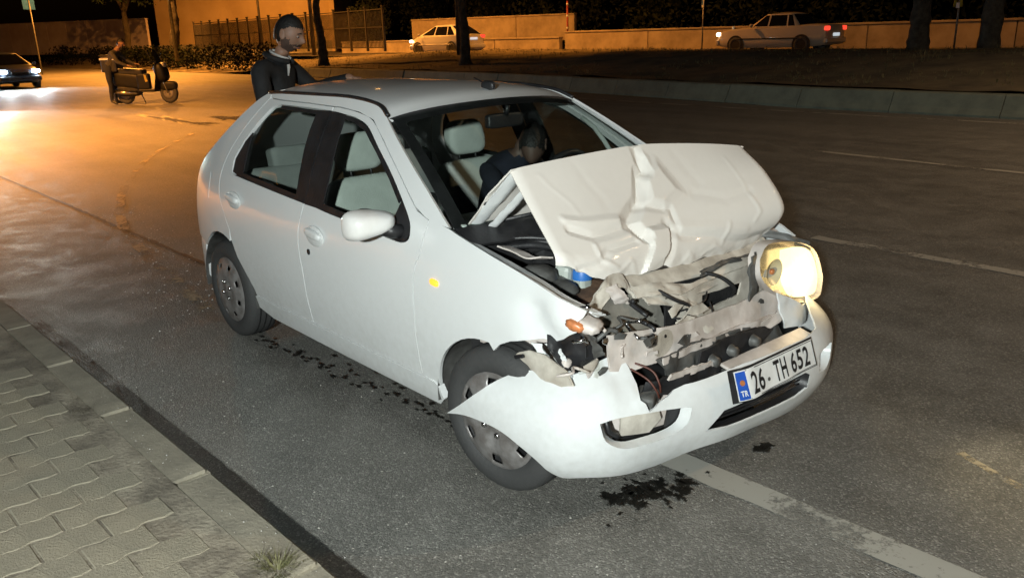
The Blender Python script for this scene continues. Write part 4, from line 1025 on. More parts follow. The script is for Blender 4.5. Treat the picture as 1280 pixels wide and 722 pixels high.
ribbon('inner_wing_flange', [(1.0, .715, .90), (1.25, .72, .835), (1.42, .70, .765), (1.50, .70, .72)], .05, SMUDGE, None, .004, 14, (0, -1, .1))
for k, pts in enumerate(([(1.60, -.52, .53), (1.67, -.50, .50), (1.70, -.485, .46), (1.70, -.47, .43)], [(1.54, -.20, .62), (1.58, -.12, .60), (1.60, -.05, .585), (1.58, .0, .605), (1.55, .02, .635)], [(1.60, -.50, .545), (1.66, -.465, .52), (1.69, -.46, .48), (1.69, -.45, .44)], [(1.55, -.18, .64), (1.57, -.05, .655), (1.53, .03, .68)])):
    tube('wire', cr(pts, 6), .004, [WIRE, BLACKP][k % 2], car, 6)
# engine bay
box('engine_block', (1.22, .08, .62), (.42, .60, .34), ENGINE, car, .03)
box('battery', (1.20, .42, .74), (.26, .18, .2), ENGINE, car, .015)
tube('intake_hose', cr([(1.02, -.45, .86), (1.12, -.36, .88), (1.22, -.20, .88), (1.28, -.02, .86)], 6), .035, ENGINE, car, 12)
tube('heater_hose', cr([(1.0, -.56, .87), (1.10, -.50, .885), (1.22, -.44, .875), (1.30, -.30, .84)], 6), .014, BLACKP, car, 10)
for k in range(4): tube('cable', cr([(.98, -.62+.05*k, .90-.01*k), (1.08, -.52+.07*k, .915-.01*k), (1.2, -.40+.05*k, .90)], 6), .009, BLACKP, car, 8)
box('air_box', (1.13, -.30, .80), (.26, .26, .10), ENGINE, car, .03, (0, .1, .2))
ribbon('strut_bracket', [(1.02, -.585, .885), (1.10, -.575, .875), (1.17, -.57, .862), (1.22, -.545, .87)], .055, SMUDGE, None, .006, 15, (.2, 1, -.2))
lathe('strut_top', [(.0001, .02), (.035, .018), (.07, .0), (.075, -.03)], GREYP, car, 24, 'Z').location = (1.20, -.575, .82)
box('fluid_bottle', (1.215, -.445, .775), (.07, .085, .10), BOTTLE, car, .02, (0, .1, .3))
lathe('bottle_cap', [(.0001, .03), (.036, .03), (.040, .022), (.040, -.01)], BLUECAP, car, 24, 'Z').location = (1.265, -.405, .775)
box('bottle_neck', (1.265, -.405, .735), (.06, .06, .07), BOTTLE, car, .015)
blob('rusty_cover', (1.30, -.42, .690), (.10, .12, .045), RUSTB, car, .7, 3, (.2, .1, .3), lambda q: q*(1+.2*noise.noise(q*1.8)))
blob('grey_cover', (1.21, -.535, .745), (.11, .06, .05), GREYP, car, .7, 3, (0, .2, 0), lambda q: q*(1+.25*noise.noise(q*1.8)))
quadmesh('lower_shield', [(-.62, .56), (.62, .56), (.62, .2), (-.62, .2)], DARK, None, 1.42, .01, .12, seed=16)
box('engine_tray', (1.25, 0, .24), (.7, 1.2, .04), DARK, car, .01)

# ------------------------------------------------------------------ street lamps (outside the picture, they light it)
POLE = pm('lamp_pole', (.16, .16, .15), .5, .6, .2, 6)
SOD = pm('sodium_lens', (1, .6, .2), .3, emis=(1, .5, .12), estr=30)
def street_lamp(loc, toward, h, label, power, col, angle=150, size=.2, tilt=0):
    root = thing('street_lamp', label, 'street lamp', loc, toward, 'street lamps along the road')
    tube('post', [(0, 0, 0), (0, 0, h*.5), (0, 0, h-.4), (.25, 0, h-.05), (.6, 0, h+.08)], .08, POLE, root, 10, False, [.11, .09, .07, .06, .05])
    tube('arm', [(.55, 0, h+.07), (1.2, 0, h+.16), (2.0, 0, h+.2)], .045, POLE, root, 8)
    blob('lamp_head', (2.3, 0, h+.2), (.42, .16, .09), POLE, root, .7, 3)
    blob('lens', (2.35, 0, h+.125), (.28, .12, .05), SOD, root, .8, 3)
    l_ = lamp('lamp_light', 'SPOT', (2.35, 0, h+.02), power, col, size, None, angle, .7, root)
    l_.rotation_euler = (0, -tilt, 0)
    return root
ORANGE = (1, .355, .05); WARM = (1, .74, .48)
street_lamp((-17.5, -5.6, .12), rad(85), 9, 'tall sodium street lamp on the near pavement beside the scooter', 34000, ORANGE, 124)
street_lamp((-50.0, 17.0, .6), rad(-70), 10, 'tall sodium street lamp in front of the leaning tree', 30000, ORANGE, 172)
street_lamp((-62, -8.5, .12), rad(80), 9, 'tall sodium street lamp farther along the near pavement', 40000, ORANGE, 140)
street_lamp((-25.0, 19.6, .85), rad(75), 9, 'sodium street lamp behind the tree trunk by the distant white hatchback', 6000, ORANGE, 110, .2, rad(38))
street_lamp((-37.4, 19.6, .85), rad(75), 9, 'sodium street lamp beside the end of the metal fence', 11000, ORANGE, 110, .2, rad(30))
street_lamp((-8.0, 24.4, .80), rad(75), 9, 'sodium street lamp behind the thick tree trunk by the yellow sign', 1300, ORANGE, 110, .2, rad(38))
street_lamp((-58, 26.5, .5), rad(150), 7, 'sodium street lamp on the forecourt of the pale building', 13000, ORANGE, 150, .2, rad(35))
street_lamp((9.5, 14.6, .45), rad(-100), 9, 'warm white street lamp on the median bank', 4600, (1, .68, .40), 150)

pl_ = thing('added_lamp_post', 'added unseen lamp post behind the camera, made up for the cool light', 'lamp', (4.05, -4.30, .13), rad(150))  # invented post and head to go with the added cool light
tube('post', [(0, 0, 0), (0, 0, 2.0)], .04, POLE, pl_, 10); box('lamp_head', (0, 0, 2.05), (.34, .30, .10), POLE, pl_, .03)

# ------------------------------------------------------------------ trees
BARK = pm('bark', (.075, .065, .05), .95, 0, .3, 6, .9, 14, col2=(.03, .026, .02))
LEAF = pm('leaf', (.05, .085, .03), .6, 0, .3, 2, col2=(.025, .045, .015))
LEAFK = pm('hedge_leaf', (.008, .012, .006), .8, 0, .3, 1, col2=(.004, .006, .003), spec=.1)
LEAFD = pm('leaf_dark', (.017, .026, .012), .7, 0, .3, .7, col2=(.007, .011, .005), spec=.2)
def leaf_cloud(bm, c, r_, n, size):
    for k in range(n):
        d = Vector((rnd.gauss(0, 1), rnd.gauss(0, 1), rnd.gauss(0, 1))).normalized(); q = Vector(c)+Vector((d.x*r_[0], d.y*r_[1], d.z*r_[2]))*rnd.random()**.4
        a = Vector((rnd.gauss(0, 1), rnd.gauss(0, 1), rnd.gauss(0, 1))).normalized(); b = a.orthogonal().normalized(); s_ = size*rnd.uniform(.6, 1.3)
        v = [bm.verts.new(q+a*s_), bm.verts.new(q+b*s_*.5), bm.verts.new(q-a*s_), bm.verts.new(q-b*s_*.5)]; bm.faces.new(v)
def tree(loc, r_, h, lean, label, leaves=900, crown_r=2.4, mat=LEAFD):
    root = thing('tree', label, 'tree', loc, rnd.uniform(0, 6), 'trees on the median')
    L_ = Vector(lean)
    P = [Vector((0, 0, -.3)), Vector((0, 0, .2))+L_*.03, L_*.25+Vector((0, 0, h*.25)), L_*.6+Vector((.06, -.05, h*.5)), L_*.85+Vector((-.03, .05, h*.75)), L_+Vector((0, 0, h))]
    PP = cr(P, 6); m_ = len(PP)
    bm = bmesh.new(); tube('', PP, 0, None, None, 14, False, [r_*(1.35-.35*min(1, i/8))*(1-.45*i/m_)*(1+.10*noise.noise(Vector((i*.9, 0, loc[0])))) for i in range(m_)], bm)
    for v in bm.verts: v.co += Vector((noise.noise(v.co*5), noise.noise(v.co*5+Vector((9, 0, 0))), 0))*r_*.22
    from_bm('trunk', bm, BARK, root)
    lb = []
    bm = bmesh.new()
    top = PP[-1]
    for k in range(5):
        a = k*1.257+rnd.uniform(-.3, .3); e = top+Vector((math.cos(a)*crown_r*.6, math.sin(a)*crown_r*.6, rnd.uniform(.6, 1.8)))
        tube('', cr([top-Vector((0, 0, .5)), top.lerp(e, .4)+Vector((0, 0, .25)), e], 4), 0, None, None, 7, False, [r_*.45*(1-.75*i/8) for i in range(9)], bm); lb.append(e)
    from_bm('limbs', bm, BARK, root)
    bm = bmesh.new()
    for e in lb+[top+Vector((0, 0, 1.6))]: leaf_cloud(bm, e, (crown_r*.62, crown_r*.62, crown_r*.45), leaves//6, .14)
    from_bm('crown', bm, mat, root, False)
    return root
tree((-32.9, 17.6, .75), .23, 4.2, (.10, .05, 0), 'straight dark tree trunk standing beside the end of the metal fence')
tree((-22.6, 18.0, .85), .20, 4.2, (-.05, .05, 0), 'dark tree trunk in front of the distant white hatchback')
tree((-7.4, 22.6, .80), .31, 4.4, (.05, 0, 0), 'thick tree trunk beside the yellow sign on the median')
tree((-5.6, 22.9, .80), .30, 4.4, (-.05, 0, 0), 'thick pale tree trunk beyond the yellow sign on the median')
tree((-53, 18.0, .6), .36, 4.6, (-.9, -.35, 0), 'leaning dark tree trunk behind the scooter and hedge')
tree((-66, 19.2, .5), .30, 4.0, (.15, .1, 0), 'slim tree with low green foliage near the left boundary wall', 1500, 2.6, LEAF)
# hanging foliage lit green
# dark tree belt behind the walls
bm = bmesh.new()
for k in range(46):
    x = 30-k*2.1+rnd.uniform(-.8, .8); y = 40+rnd.uniform(-1.5, 3)-(.06*max(0, -x-20)); 
    leaf_cloud(bm, (x, y, rnd.uniform(2.2, 4.6)), (1.9, 1.5, 2.4), 330, .17)
    leaf_cloud(bm, (x, y+2, rnd.uniform(5, 8)), (2.1, 1.5, 2.6), 160, .22)
from_bm('tree_belt', bm, LEAFD, None, False, 'stuff')
bm = bmesh.new()
for k in range(60):
    t = k/59; x = -38-34*t; y = 17.2+.4*math.sin(k)+1.0*t; leaf_cloud(bm, (x, y, .85), (.8, .7, .75), 130, .09)
o = from_bm('hedge', bm, LEAFK, None, False); tag(o, 'low dark hedge in front of the metal fence', 'hedge')
bm = bmesh.new()
for k in range(40):
    t = k/39; x = -74-40*t; y = 17.5-2*t; leaf_cloud(bm, (x, y, .9), (1.0, .8, .85), 90, .12)
o = from_bm('hedge', bm, LEAFK, None, False); tag(o, 'dark hedge below the pale boundary wall and blue sign', 'hedge')

# ------------------------------------------------------------------ metal fence
IRON = pm('fence_iron', (.035, .03, .026), .6, .3, .2, 4)
def fence(a, b, n, z0, h, label, mat):
    a = Vector((*a, 0)); b = Vector((*b, 0)); d = b-a; sp = d.length/n
    root = thing('metal_fence', label, 'fence', a+Vector((0, 0, z0)), math.atan2(d.y, d.x))
    pb = bmesh.new(); box_bm(pb, (0, 0, h/2), (.11, .11, h)); box_bm(pb, (0, 0, h+.03), (.15, .15, .06)); pme_ = bpy.data.meshes.new('post'); pb.to_mesh(pme_); pb.free(); pme_.materials.append(mat)
    for i in range(n+1):
        o = bpy.data.objects.new('post', pme_); COL.objects.link(o); o.parent = root; o.location = (i*sp, 0, 0)
    for z in (.18, h*.55, h-.12):
        box('rail', (d.length/2, 0, z), (d.length, .045, .05), mat, root, 0)
    pb = bmesh.new()
    nb = int(sp/.14)
    for k in range(1, nb): box_bm(pb, (sp*k/nb, 0, h*.5), (.034, .034, h*.82))
    bme = bpy.data.meshes.new('bars'); pb.to_mesh(bme); pb.free(); bme.materials.append(mat)
    for i in range(n):
        o = bpy.data.objects.new('bar_panel', bme); COL.objects.link(o); o.parent = root; o.location = (i*sp, 0, 0); o['kind'] = 'stuff'
    return root
fence((-35.2, 22.6), (-65, 24.2), 16, .95, 2.25, 'dark metal bar fence with square posts in front of the orange-lit building', IRON)
# building beyond the fence
RENDER = pm('building_render', (.52, .40, .24), .9, 0, .12, .25, .2, 4, col2=(.40, .30, .17))
bl = thing('building', 'pale rendered building lit orange behind the metal fence', 'building', (-78, 36, .5), rad(48))
box('wall', (0, 0, 4.5), (17, 9, 9), RENDER, bl, .05)
box('plinth', (0, -4.55, .5), (17.1, .12, 1.0), CONC, bl, .02)
box('roof_slab', (0, 0, 9.15), (17.8, 9.8, .3), CONC, bl, .03)
for k in range(4):
    wn = box('window', (-6+k*4, -4.53, 5.9), (1.7, .1, 1.5), DGLASS, bl, .02); box('window_frame', (0, -.06, 0), (.08, .06, 1.5), CONC, wn, .01)
box('pilaster', (8.3, -4.6, 4.5), (.5, .3, 9), RENDER, bl, .03)
box('gate_post', (-3.4, -4.7, 1.6), (.3, .3, 2.6), CONC, bl, .03)
# pale boundary wall at the left with slab joints
PALE = pm('pale_wall', (.42, .37, .38), .9, 0, .2, .5, .3, 5, col2=(.28, .24, .25))
wall_run('boundary_wall', 'pale concrete slab boundary wall beyond the oncoming car', (-96, 7.5), (-70, 22.3), 1.0, 3.6, 2.2, .25, PALE)

# ------------------------------------------------------------------ signs and posts
SBLUE = pm('sign_blue', (.03, .12, .42), .4); SWHITE = pm('sign_white', (.75, .78, .8), .4); SBLACK = pm('sign_black', (.015, .015, .015), .5)
SYEL = pm('sign_yellow', (.45, .34, .05), .5); GALV = pm('galvanised', (.25, .25, .24), .5, .5, .2, 6)
sg = thing('crossing_sign', 'blue square pedestrian crossing sign with white triangle on post', 'road sign', (-55.7, 10.6, -.30), rad(-52))
tube('post', [(0, .06, 0), (0, .06, 5.1)], .04, GALV, sg, 8)
box('sign_plate', (0, 0, 4.65), (1.0, .03, 1.0), SBLUE, sg, .01)
pyd('white_triangle', [(-.40, -.022, 4.25), (.40, -.022, 4.25), (.40, -.022, 4.5), (.05, -.022, 5.04), (-.05, -.022, 5.04), (-.40, -.022, 4.5)], [(0, 1, 2, 3, 4, 5)], SWHITE, sg, False)
fg = bmesh.new()
for pts in ([(.02, 4.78), (0, 4.6), (.13, 4.30)], [(0, 4.6), (-.06, 4.46), (-.16, 4.30)], [(.02, 4.76), (.15, 4.6)], [(.02, 4.76), (-.12, 4.6)]): tube('', [(a, -.03, b) for a, b in pts], .028, None, None, 6, False, None, fg)
tube('', [(.02, -.03, 4.80), (.03, -.03, 4.88)], .04, None, None, 8, False, None, fg)
from_bm('walking_figure', fg, SBLACK, sg)
for k in range(4): tube('stripe', [(-.3+.2*k, -.025, 4.27), (-.26+.2*k, -.025, 4.20)], .025, SBLACK, sg, 6)
sg = thing('small_sign', 'small white sign plate on a thin post by the long wall', 'road sign', (-19.3, 28.6, .68), rad(-40))
tube('post', [(0, .03, 0), (0, .03, 2.2)], .03, GALV, sg, 8); box('sign_plate', (0, 0, 2.05), (.34, .02, .42), SWHITE, sg, .01); box('sign_panel', (0, -.014, 2.03), (.22, .01, .2), SBLUE, sg, .004)
sg = thing('yellow_sign', 'yellow splayed A-shaped sign on a post between tree trunks', 'road sign', (-7.6, 25.6, .70), rad(-35))
tube('post', [(0, .04, 0), (0, .04, 2.2)], .03, GALV, sg, 8)
for s in (-1, 1): tube('sign_leg', [(0, 0, 2.35), (s*.17, 0, 1.38)], .045, SYEL, sg, 6)
box('sign_infill', (0, 0, 1.42), (.16, .02, .16), SWHITE, sg, .005); tube('crossbar', [(-.1, 0, 1.75), (.1, 0, 1.75)], .035, SYEL, sg, 6)
def delin(loc, h, label, band):
    d_ = thing('marker_post', label, 'post', loc, 0); tube('post', [(0, 0, 0), (0, 0, h)], .05, band[0], d_, 8)
    for i, z in enumerate((.45, .7, .93)): tube('band', [(0, 0, h*z-.06), (0, 0, h*z+.06)], .056, band[1], d_, 8)
MRED = pm('marker_red', (.35, .05, .04), .5)
delin((-30.5, 31.6, .7), 2.6, 'red and white striped marker pole behind the low wall', (MRED, SWHITE))
delin((-16.9, 27.4, .7), 1.0, 'short white marker post in front of the old sedan', (SBLACK, SWHITE))

# ------------------------------------------------------------------ other cars
def loft(nm, secs, mat, parent, cap=True):
    vs = [p for s in secs for p in s]; k = len(secs[0]); fs = []
    for i in range(len(secs)-1):
        for j in range(k-1): a = i*k+j; fs.append((a, a+1, a+k+1, a+k))
    if cap: fs += [tuple(range(k))[::-1], tuple(range((len(secs)-1)*k, len(secs)*k))]
    o = pyd(nm, vs, fs, mat, parent); esplit(o, 40); return o
def small_car(name, label, loc, rz, P, body, head=None, tail=RED, group=None):
    root = thing(name, label, 'car', loc, rz, group)
    secs = []
    for x, zb, zt, w_ in P['hull']:
        w2 = w_; h_ = zt-zb
        half = [(0, zb), (w2*.9, zb), (w2*.97, zb+.08), (w2, zb+h_*.35), (w2*.995, zb+h_*.65), (w2*.965, zt-.05), (w2*.88, zt-.008), (w2*.5, zt+.012), (0, zt+.018)]
        full = [(x, y, z) for y, z in half]+[(x, -y, z) for y, z in half[::-1][1:]]
        secs.append(full)
    loft('body', secs, body, root)
    (xa, xb, xc, xd, zb_, zt_, wb, wt) = P['cabin']
    cs = []
    for q in range(9):
        t = q/8; z = zb_+(zt_-zb_)*t; wd = wb+(wt-wb)*t; x0 = xa+(xb-xa)*t; x1 = xd+(xc-xd)*t
        cs.append((x0, x1, wd, z))
    vs = []; fs = []
    for x0, x1, wd, z in cs:
        n_ = 6
        ring = [(x1-(x1-x0)*i/n_, wd, z) for i in range(n_+1)]+[(x0, wd-2*wd*i/4, z) for i in range(1, 5)]+[(x0+(x1-x0)*i/n_, -wd, z) for i in range(1, n_+1)]+[(x1, -wd+2*wd*i/4, z) for i in range(1, 4)]
        rr = []
        for x, y, zz in ring:
            kx = .04*(1-(abs(y)/max(wd, .01))**2); rr.append((x+(kx if x >= x1-1e-6 else (-kx if x <= x0+1e-6 else 0)), y, zz))
        vs += rr
    k = len(vs)//len(cs)
    for i in range(len(cs)-1):
        for j in range(k): a = i*k+j; b = i*k+(j+1) % k; fs.append((a, a+k, b+k, b))
    cb = pyd('cabin', vs, [f[::-1] for f in fs], body, root)
    x0, x1, wd, z = cs[-1]
    def rf(u, v): s_ = 2*u-1; t_ = 2*v-1; return (x0+(x1-x0)*v+.02*math.copysign(1, t_)*(1-s_*s_)*(abs(t_) > .99), s_*wd, z+.05*(1-s_*s_)*(1-t_**4)+.012*(1-t_*t_)-.002)
    grid('roof', rf, 10, 12, body, root)
    def side_pt(s_, x, t, off=.006):
        wd_ = wb+(wt-wb)*t; return (x, s_*(wd_+off), zb_+(zt_-zb_)*t)
    for s_ in (-1, 1):
        for (bx0, bx1, tx0, tx1) in P['win']:
            pyd('side_window', [side_pt(s_, bx0, .06), side_pt(s_, bx1, .06), side_pt(s_, tx1, .90), side_pt(s_, tx0, .90)], [(0, 1, 2, 3) if s_ < 0 else (3, 2, 1, 0)], DGLASS, root, False)
    for nm, xl, xh, sg_ in (('windscreen', xd, xc, 1), ('rear_window', xa, xb, -1)):
        def wf(u, v, xl=xl, xh=xh, sg_=sg_):
            t = .08+.84*v; s_ = (2*u-1)*.92; wd_ = wb+(wt-wb)*t; return (xl+(xh-xl)*t+sg_*(.04*(1-s_*s_)+.010), s_*wd_, zb_+(zt_-zb_)*t+.004)
        grid(nm, wf, 8, 4, DGLASS, root, 0, sg_ < 0)
    for wx in P['axles']:
        for s_ in (-1, 1):
            w_ = pe('wheel', (wx, s_*P['wy'], P['wr']), 0, root)
            r_ = P['wr']
            lathe('tyre', [(r_*.62, s_*.09), (r_*.75, s_*.10), (r_*.95, s_*.085), (r_, s_*.05), (r_, -s_*.05), (r_*.9, -s_*.09)], RUBBER, w_, 28)
            lathe('rim', [(.0001, s_*.075), (r_*.3, s_*.085), (r_*.55, s_*.07), (r_*.64, s_*.095)], RIM, w_, 20)
            lathe('arch', [(.0001, s_*(P['hw']-P['wy']+.004)), (r_*1.18, s_*(P['hw']-P['wy']+.004))], DARK, w_, 28)
            for o in w_.children:
                if o.name.startswith(('tyre', 'rim')): o.location.y = s_*.012+s_*max(0, P['hw']-P['wy']-.095)
    xf = P['hull'][-1][0]; xr = P['hull'][0][0]
    for s_ in (-1, 1):
        box('headlight', (xf-.06, s_*P['hw']*.74, P['lz']), (.16, .30, .13), head or LENS2, root, .04, (0, 0, -s_*.25))
        box('tail_light', (xr+.05, s_*P['hw']*.76, P['tz']), (.14, .30, .15), tail, root, .03, (0, 0, s_*.15))
        box('door_mirror', (P['cabin'][3]-.15, s_*(P['hw']+.08), P['cabin'][4]+.06), (.1, .16, .12), body, root, .04)
        box('side_moulding', (0, s_*(P['hw']+.004), .52), (2.5, .02, .05), P.get('mould', body), root, .008)
    box('rear_plate', (xr-.012, 0, P['pz']), (.02, .50, .11), LITP, root, .004)
    box('front_grille', (xf-.01, 0, P['lz']-.06), (.06, .7, .12), BLACKP, root, .02)
    box('rear_bumper', (xr+.03, 0, .42), (.16, P['hw']*1.86, .20), P.get('bump', body), root, .05)
    box('front_bumper', (xf-.03, 0, .40), (.16, P['hw']*1.86, .22), P.get('bump', body), root, .05)
    return root
LENS2 = pm('lamp_clear', (.6, .6, .58), .15, .2)
LITP = pm('lit_plate', (.8, .85, .9), .5, emis=(.8, .92, 1), estr=.5)
TAXI = paint('taxi_paint', (.80, .80, .78)); TAN = paint('sedan_paint', (.66, .58, .46)); NAVY = paint('dark_blue_paint', (.025, .035, .06), amt=.2)
HATCH = dict(hull=[(-1.98, .34, .86, .62), (-1.93, .24, .96, .76), (-1.7, .2, 1.0, .83), (-1.0, .19, .98, .86), (.2, .19, .95, .87), (1.05, .19, .94, .86), (1.4, .2, .90, .84), (1.75, .22, .80, .78), (1.93, .28, .66, .68), (1.98, .36, .58, .58)],
             cabin=(-1.84, -1.02, .12, 1.16, .94, 1.43, .80, .58), win=[(-1.42, -.92, -1.02, -.84), (-.85, .0, -.78, -.03), (.07, .95, .03, .18)], axles=(-1.25, 1.27), wy=.74, wr=.31, hw=.865, lz=.70, tz=.88, pz=.78)
SEDAN = dict(hull=[(-2.2, .40, .86, .66), (-2.16, .28, .96, .78), (-1.6, .22, .99, .82), (-1.0, .2, .97, .84), (.2, .19, .94, .85), (1.0, .19, .93, .84), (1.5, .2, .89, .83), (1.95, .24, .84, .79), (2.14, .3, .74, .74), (2.18, .38, .66, .70)],
             cabin=(-1.18, -.80, .16, .80, .93, 1.38, .78, .62), win=[(-.98, -.72, -.82, -.68), (-.66, .02, -.62, .0), (.08, .64, .06, .20)], axles=(-1.3, 1.32), wy=.72, wr=.30, hw=.845, lz=.70, tz=.84, pz=.62, mould=BLACKP)
small_car('hatchback', 'small distant white hatchback with lit tail lights passing behind a tree trunk', (-31.9, 24.2, .705), rad(186), HATCH, TAXI, LITW, RED)
small_car('old_sedan', 'tan boxy old sedan driving past the low wall', (-14.2, 26.4, .705), rad(184), SEDAN, TAN, LITW, RED)
oc = small_car('oncoming_car', 'dark car with glaring white headlights on the orange-lit road', (-39.0, 5.4, .005), rad(7), HATCH, NAVY, LITC, REDD)
for s_ in (-1, 1): lamp('oncoming_beam', 'SPOT', (2.1, s_*.62, .70), 700, (.80, .93, 1), .10, (12, s_*.6, .0), 75, .6, oc)
oc2 = small_car('waiting_car', 'dark car with headlights on near the left kerb', (-26, 1.2, .005), rad(4), HATCH, NAVY, LITC, REDD)
for s_ in (-1, 1): lamp('waiting_beam', 'SPOT', (2.1, s_*.62, .70), 700, (.86, 1, .88), .10, (14, s_*.6, .0), 85, .6, oc2)

# ------------------------------------------------------------------ people and scooter
SKIN = pm('skin', (.36, .20, .13), .55, 0, .12, 10, .1, 60); SKIN.node_tree.nodes['Principled BSDF'].inputs['Subsurface Weight'].default_value = .08
JACKET = pm('black_jacket', (.014, .014, .015), .8, 0, .2, 14, .3, 40); SHIRT = pm('white_shirt', (.6, .58, .55), .8); TROUS = pm('dark_trousers', (.02, .02, .024), .85, 0, .2, 10)
HAIR = pm('black_hair', (.010, .009, .008), .55, 0, .2, 40, .6, 120); STUB = pm('stubble_skin', (.10, .06, .045), .6, 0, .15, 20)
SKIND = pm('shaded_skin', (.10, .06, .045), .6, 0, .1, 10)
GREYJ = pm('grey_jacket', (.06, .057, .052), .85, 0, .2, 8, .3, 30); NAVYC = pm('navy_clothing', (.012, .015, .028), .85, 0, .2, 10, .3, 30)
def head_bm(bm, M_, mats):
    """head: local x forward, z up; M_ places it. mats: (skin, stubble) slot numbers"""
    t = bmesh.new(); bmesh.ops.create_icosphere(t, subdivisions=5, radius=1)
    g = lambda a, b, c: math.exp(-((a-b)/c)**2)
    info = []
    for v in t.verts:
        p = v.co.copy(); x, y, z = p
        q = Vector((x*.098, y*.076, z*.120))
        if z < 0: q.y *= 1-.34*(-z)**1.6; q.x *= 1-.10*(-z)
        if x < 0 and z < -.2: q.x *= 1-.35*(-z-.2)
        fr = max(0, x)
        q.x += fr*(.026*g(y, 0, .17)*g(z, -.14, .17)+.012*g(y, 0, .13)*g(z, .02, .2)              # nose
                   +.008*g(z, .24, .10)*g(abs(y), .28, .25)-.010*g(abs(y), .38, .17)*g(z, .07, .12)  # brow, sockets
                   +.010*g(y, 0, .30)*g(z, -.48, .07)+.008*g(y, 0, .3)*g(z, -.60, .06)-.006*g(y, 0, .3)*g(z, -.54, .03)+.014*g(y, 0, .35)*g(z, -.86, .16))
        v.co = q; info.append((x, y, z))
    for f in t.faces:
        c = f.calc_center_median(); f.smooth = True
        n_ = c.copy(); zz = c.z/.120; f.material_index = mats[1] if (zz+.22*noise.noise(c*60)+.10*noise.noise(c*160) < -.42+.9*max(0, .03-c.x)*10*0+(.25 if c.x < .045 else 0) and c.x > -.015 and not (abs(zz+.54) < .05 and abs(c.y) < .03)) else mats[0]
    for s_ in (-1, 1):
        e = bmesh.ops.create_icosphere(t, subdivisions=3, radius=1)['verts']
        for v in e: v.co = Vector((-.008+v.co.x*.022+v.co.z*-.006, s_*(.074+.006*abs(v.co.z))+v.co.y*.009, -.005+v.co.z*.034))
        for f in {f for v in e for f in v.link_faces}: f.material_index = mats[0]; f.smooth = True
    for v in t.verts: v.co = M_ @ v.co
    me = bpy.data.meshes.new('tmp'); t.to_mesh(me); t.free(); bm.from_mesh(me); bpy.data.meshes.remove(me)
def person(name, label, loc, rz, J, E_, zones, mats, headM, group=None, sub=2, parent=None):
    """J: joint name -> (pos, radius); E_: bones; zones: function(co, nearest joint) -> slot"""
    names = list(J); me = bpy.data.meshes.new(name)
    me.from_pydata([J[k][0] for k in names], [(names.index(a), names.index(b)) for a, b in E_], [])
    o = bpy.data.objects.new(name, me); COL.objects.link(o)
    sk = o.modifiers.new('skin', 'SKIN'); sk.use_smooth_shade = True; sk.branch_smoothing = .6
    if not me.skin_vertices: me.attributes
    for i, k in enumerate(names):
        r_ = J[k][1]; me.skin_vertices[0].data[i].radius = (r_ if isinstance(r_, tuple) else (r_, r_))
        me.skin_vertices[0].data[i].use_root = (k == 'pelvis')
    sb = o.modifiers.new('sub', 'SUBSURF'); sb.levels = sub; sb.render_levels = sub
    bpy.context.view_layer.update()
    ev = bpy.data.meshes.new_from_object(o.evaluated_get(bpy.context.evaluated_depsgraph_get()))
    bpy.data.objects.remove(o); bpy.data.meshes.remove(me)
    bm = bmesh.new(); bm.from_mesh(ev); bpy.data.meshes.remove(ev)
    for f in bm.faces:
        c = f.calc_center_median(); nk = min(names, key=lambda k: (Vector(J[k][0])-c).length); f.material_index = zones(c, nk); f.smooth = True
    for v in bm.verts:                        # cloth folds
        v.co += v.normal*(.008*noise.noise(v.co*9)+.005*noise.noise(v.co*22))
    if headM is not None: head_bm(bm, headM, (1, 2))
    mesh = bpy.data.meshes.new(name); bm.to_mesh(mesh); bm.free()
    for m_ in mats: mesh.materials.append(m_)
    ob = bpy.data.objects.new(name, mesh); COL.objects.link(ob); ob.location = loc; ob.rotation_euler = (0, 0, rz); ob.parent = parent
    return tag(ob, label, 'person', group)
def hand(J, E_, wrist, base, d, up_, k):
    """five bent fingers from the palm"""
    d = Vector(d).normalized(); u = Vector(up_).normalized(); s_ = d.cross(u)
    p = Vector(wrist)+d*.05; J[k+'palm'] = (tuple(p), (.030, .016)); E_.append((base, k+'palm'))
    for i, (off, ln) in enumerate(((-.030, .062), (-.010, .075), (.010, .070), (.028, .055))):
        a = p+d*.035+s_*off; b = a+d*ln*.55-u*.008; c = a+d*ln-u*.026
        for nm, q, r_ in (('a', a, .0105), ('b', b, .009), ('c', c, .007)): J[k+str(i)+nm] = (tuple(q), r_)
        E_ += [(k+'palm', k+str(i)+'a'), (k+str(i)+'a', k+str(i)+'b'), (k+str(i)+'b', k+str(i)+'c')]
    a = p-s_*.034; b = a+d*.035-s_*.018; c = b+d*.028
    for nm, q, r_ in (('ta', a, .012), ('tb', b, .010), ('tc', c, .008)): J[k+nm] = (tuple(q), r_)
    E_ += [(k+'palm', k+'ta'), (k+'ta', k+'tb'), (k+'tb', k+'tc')]
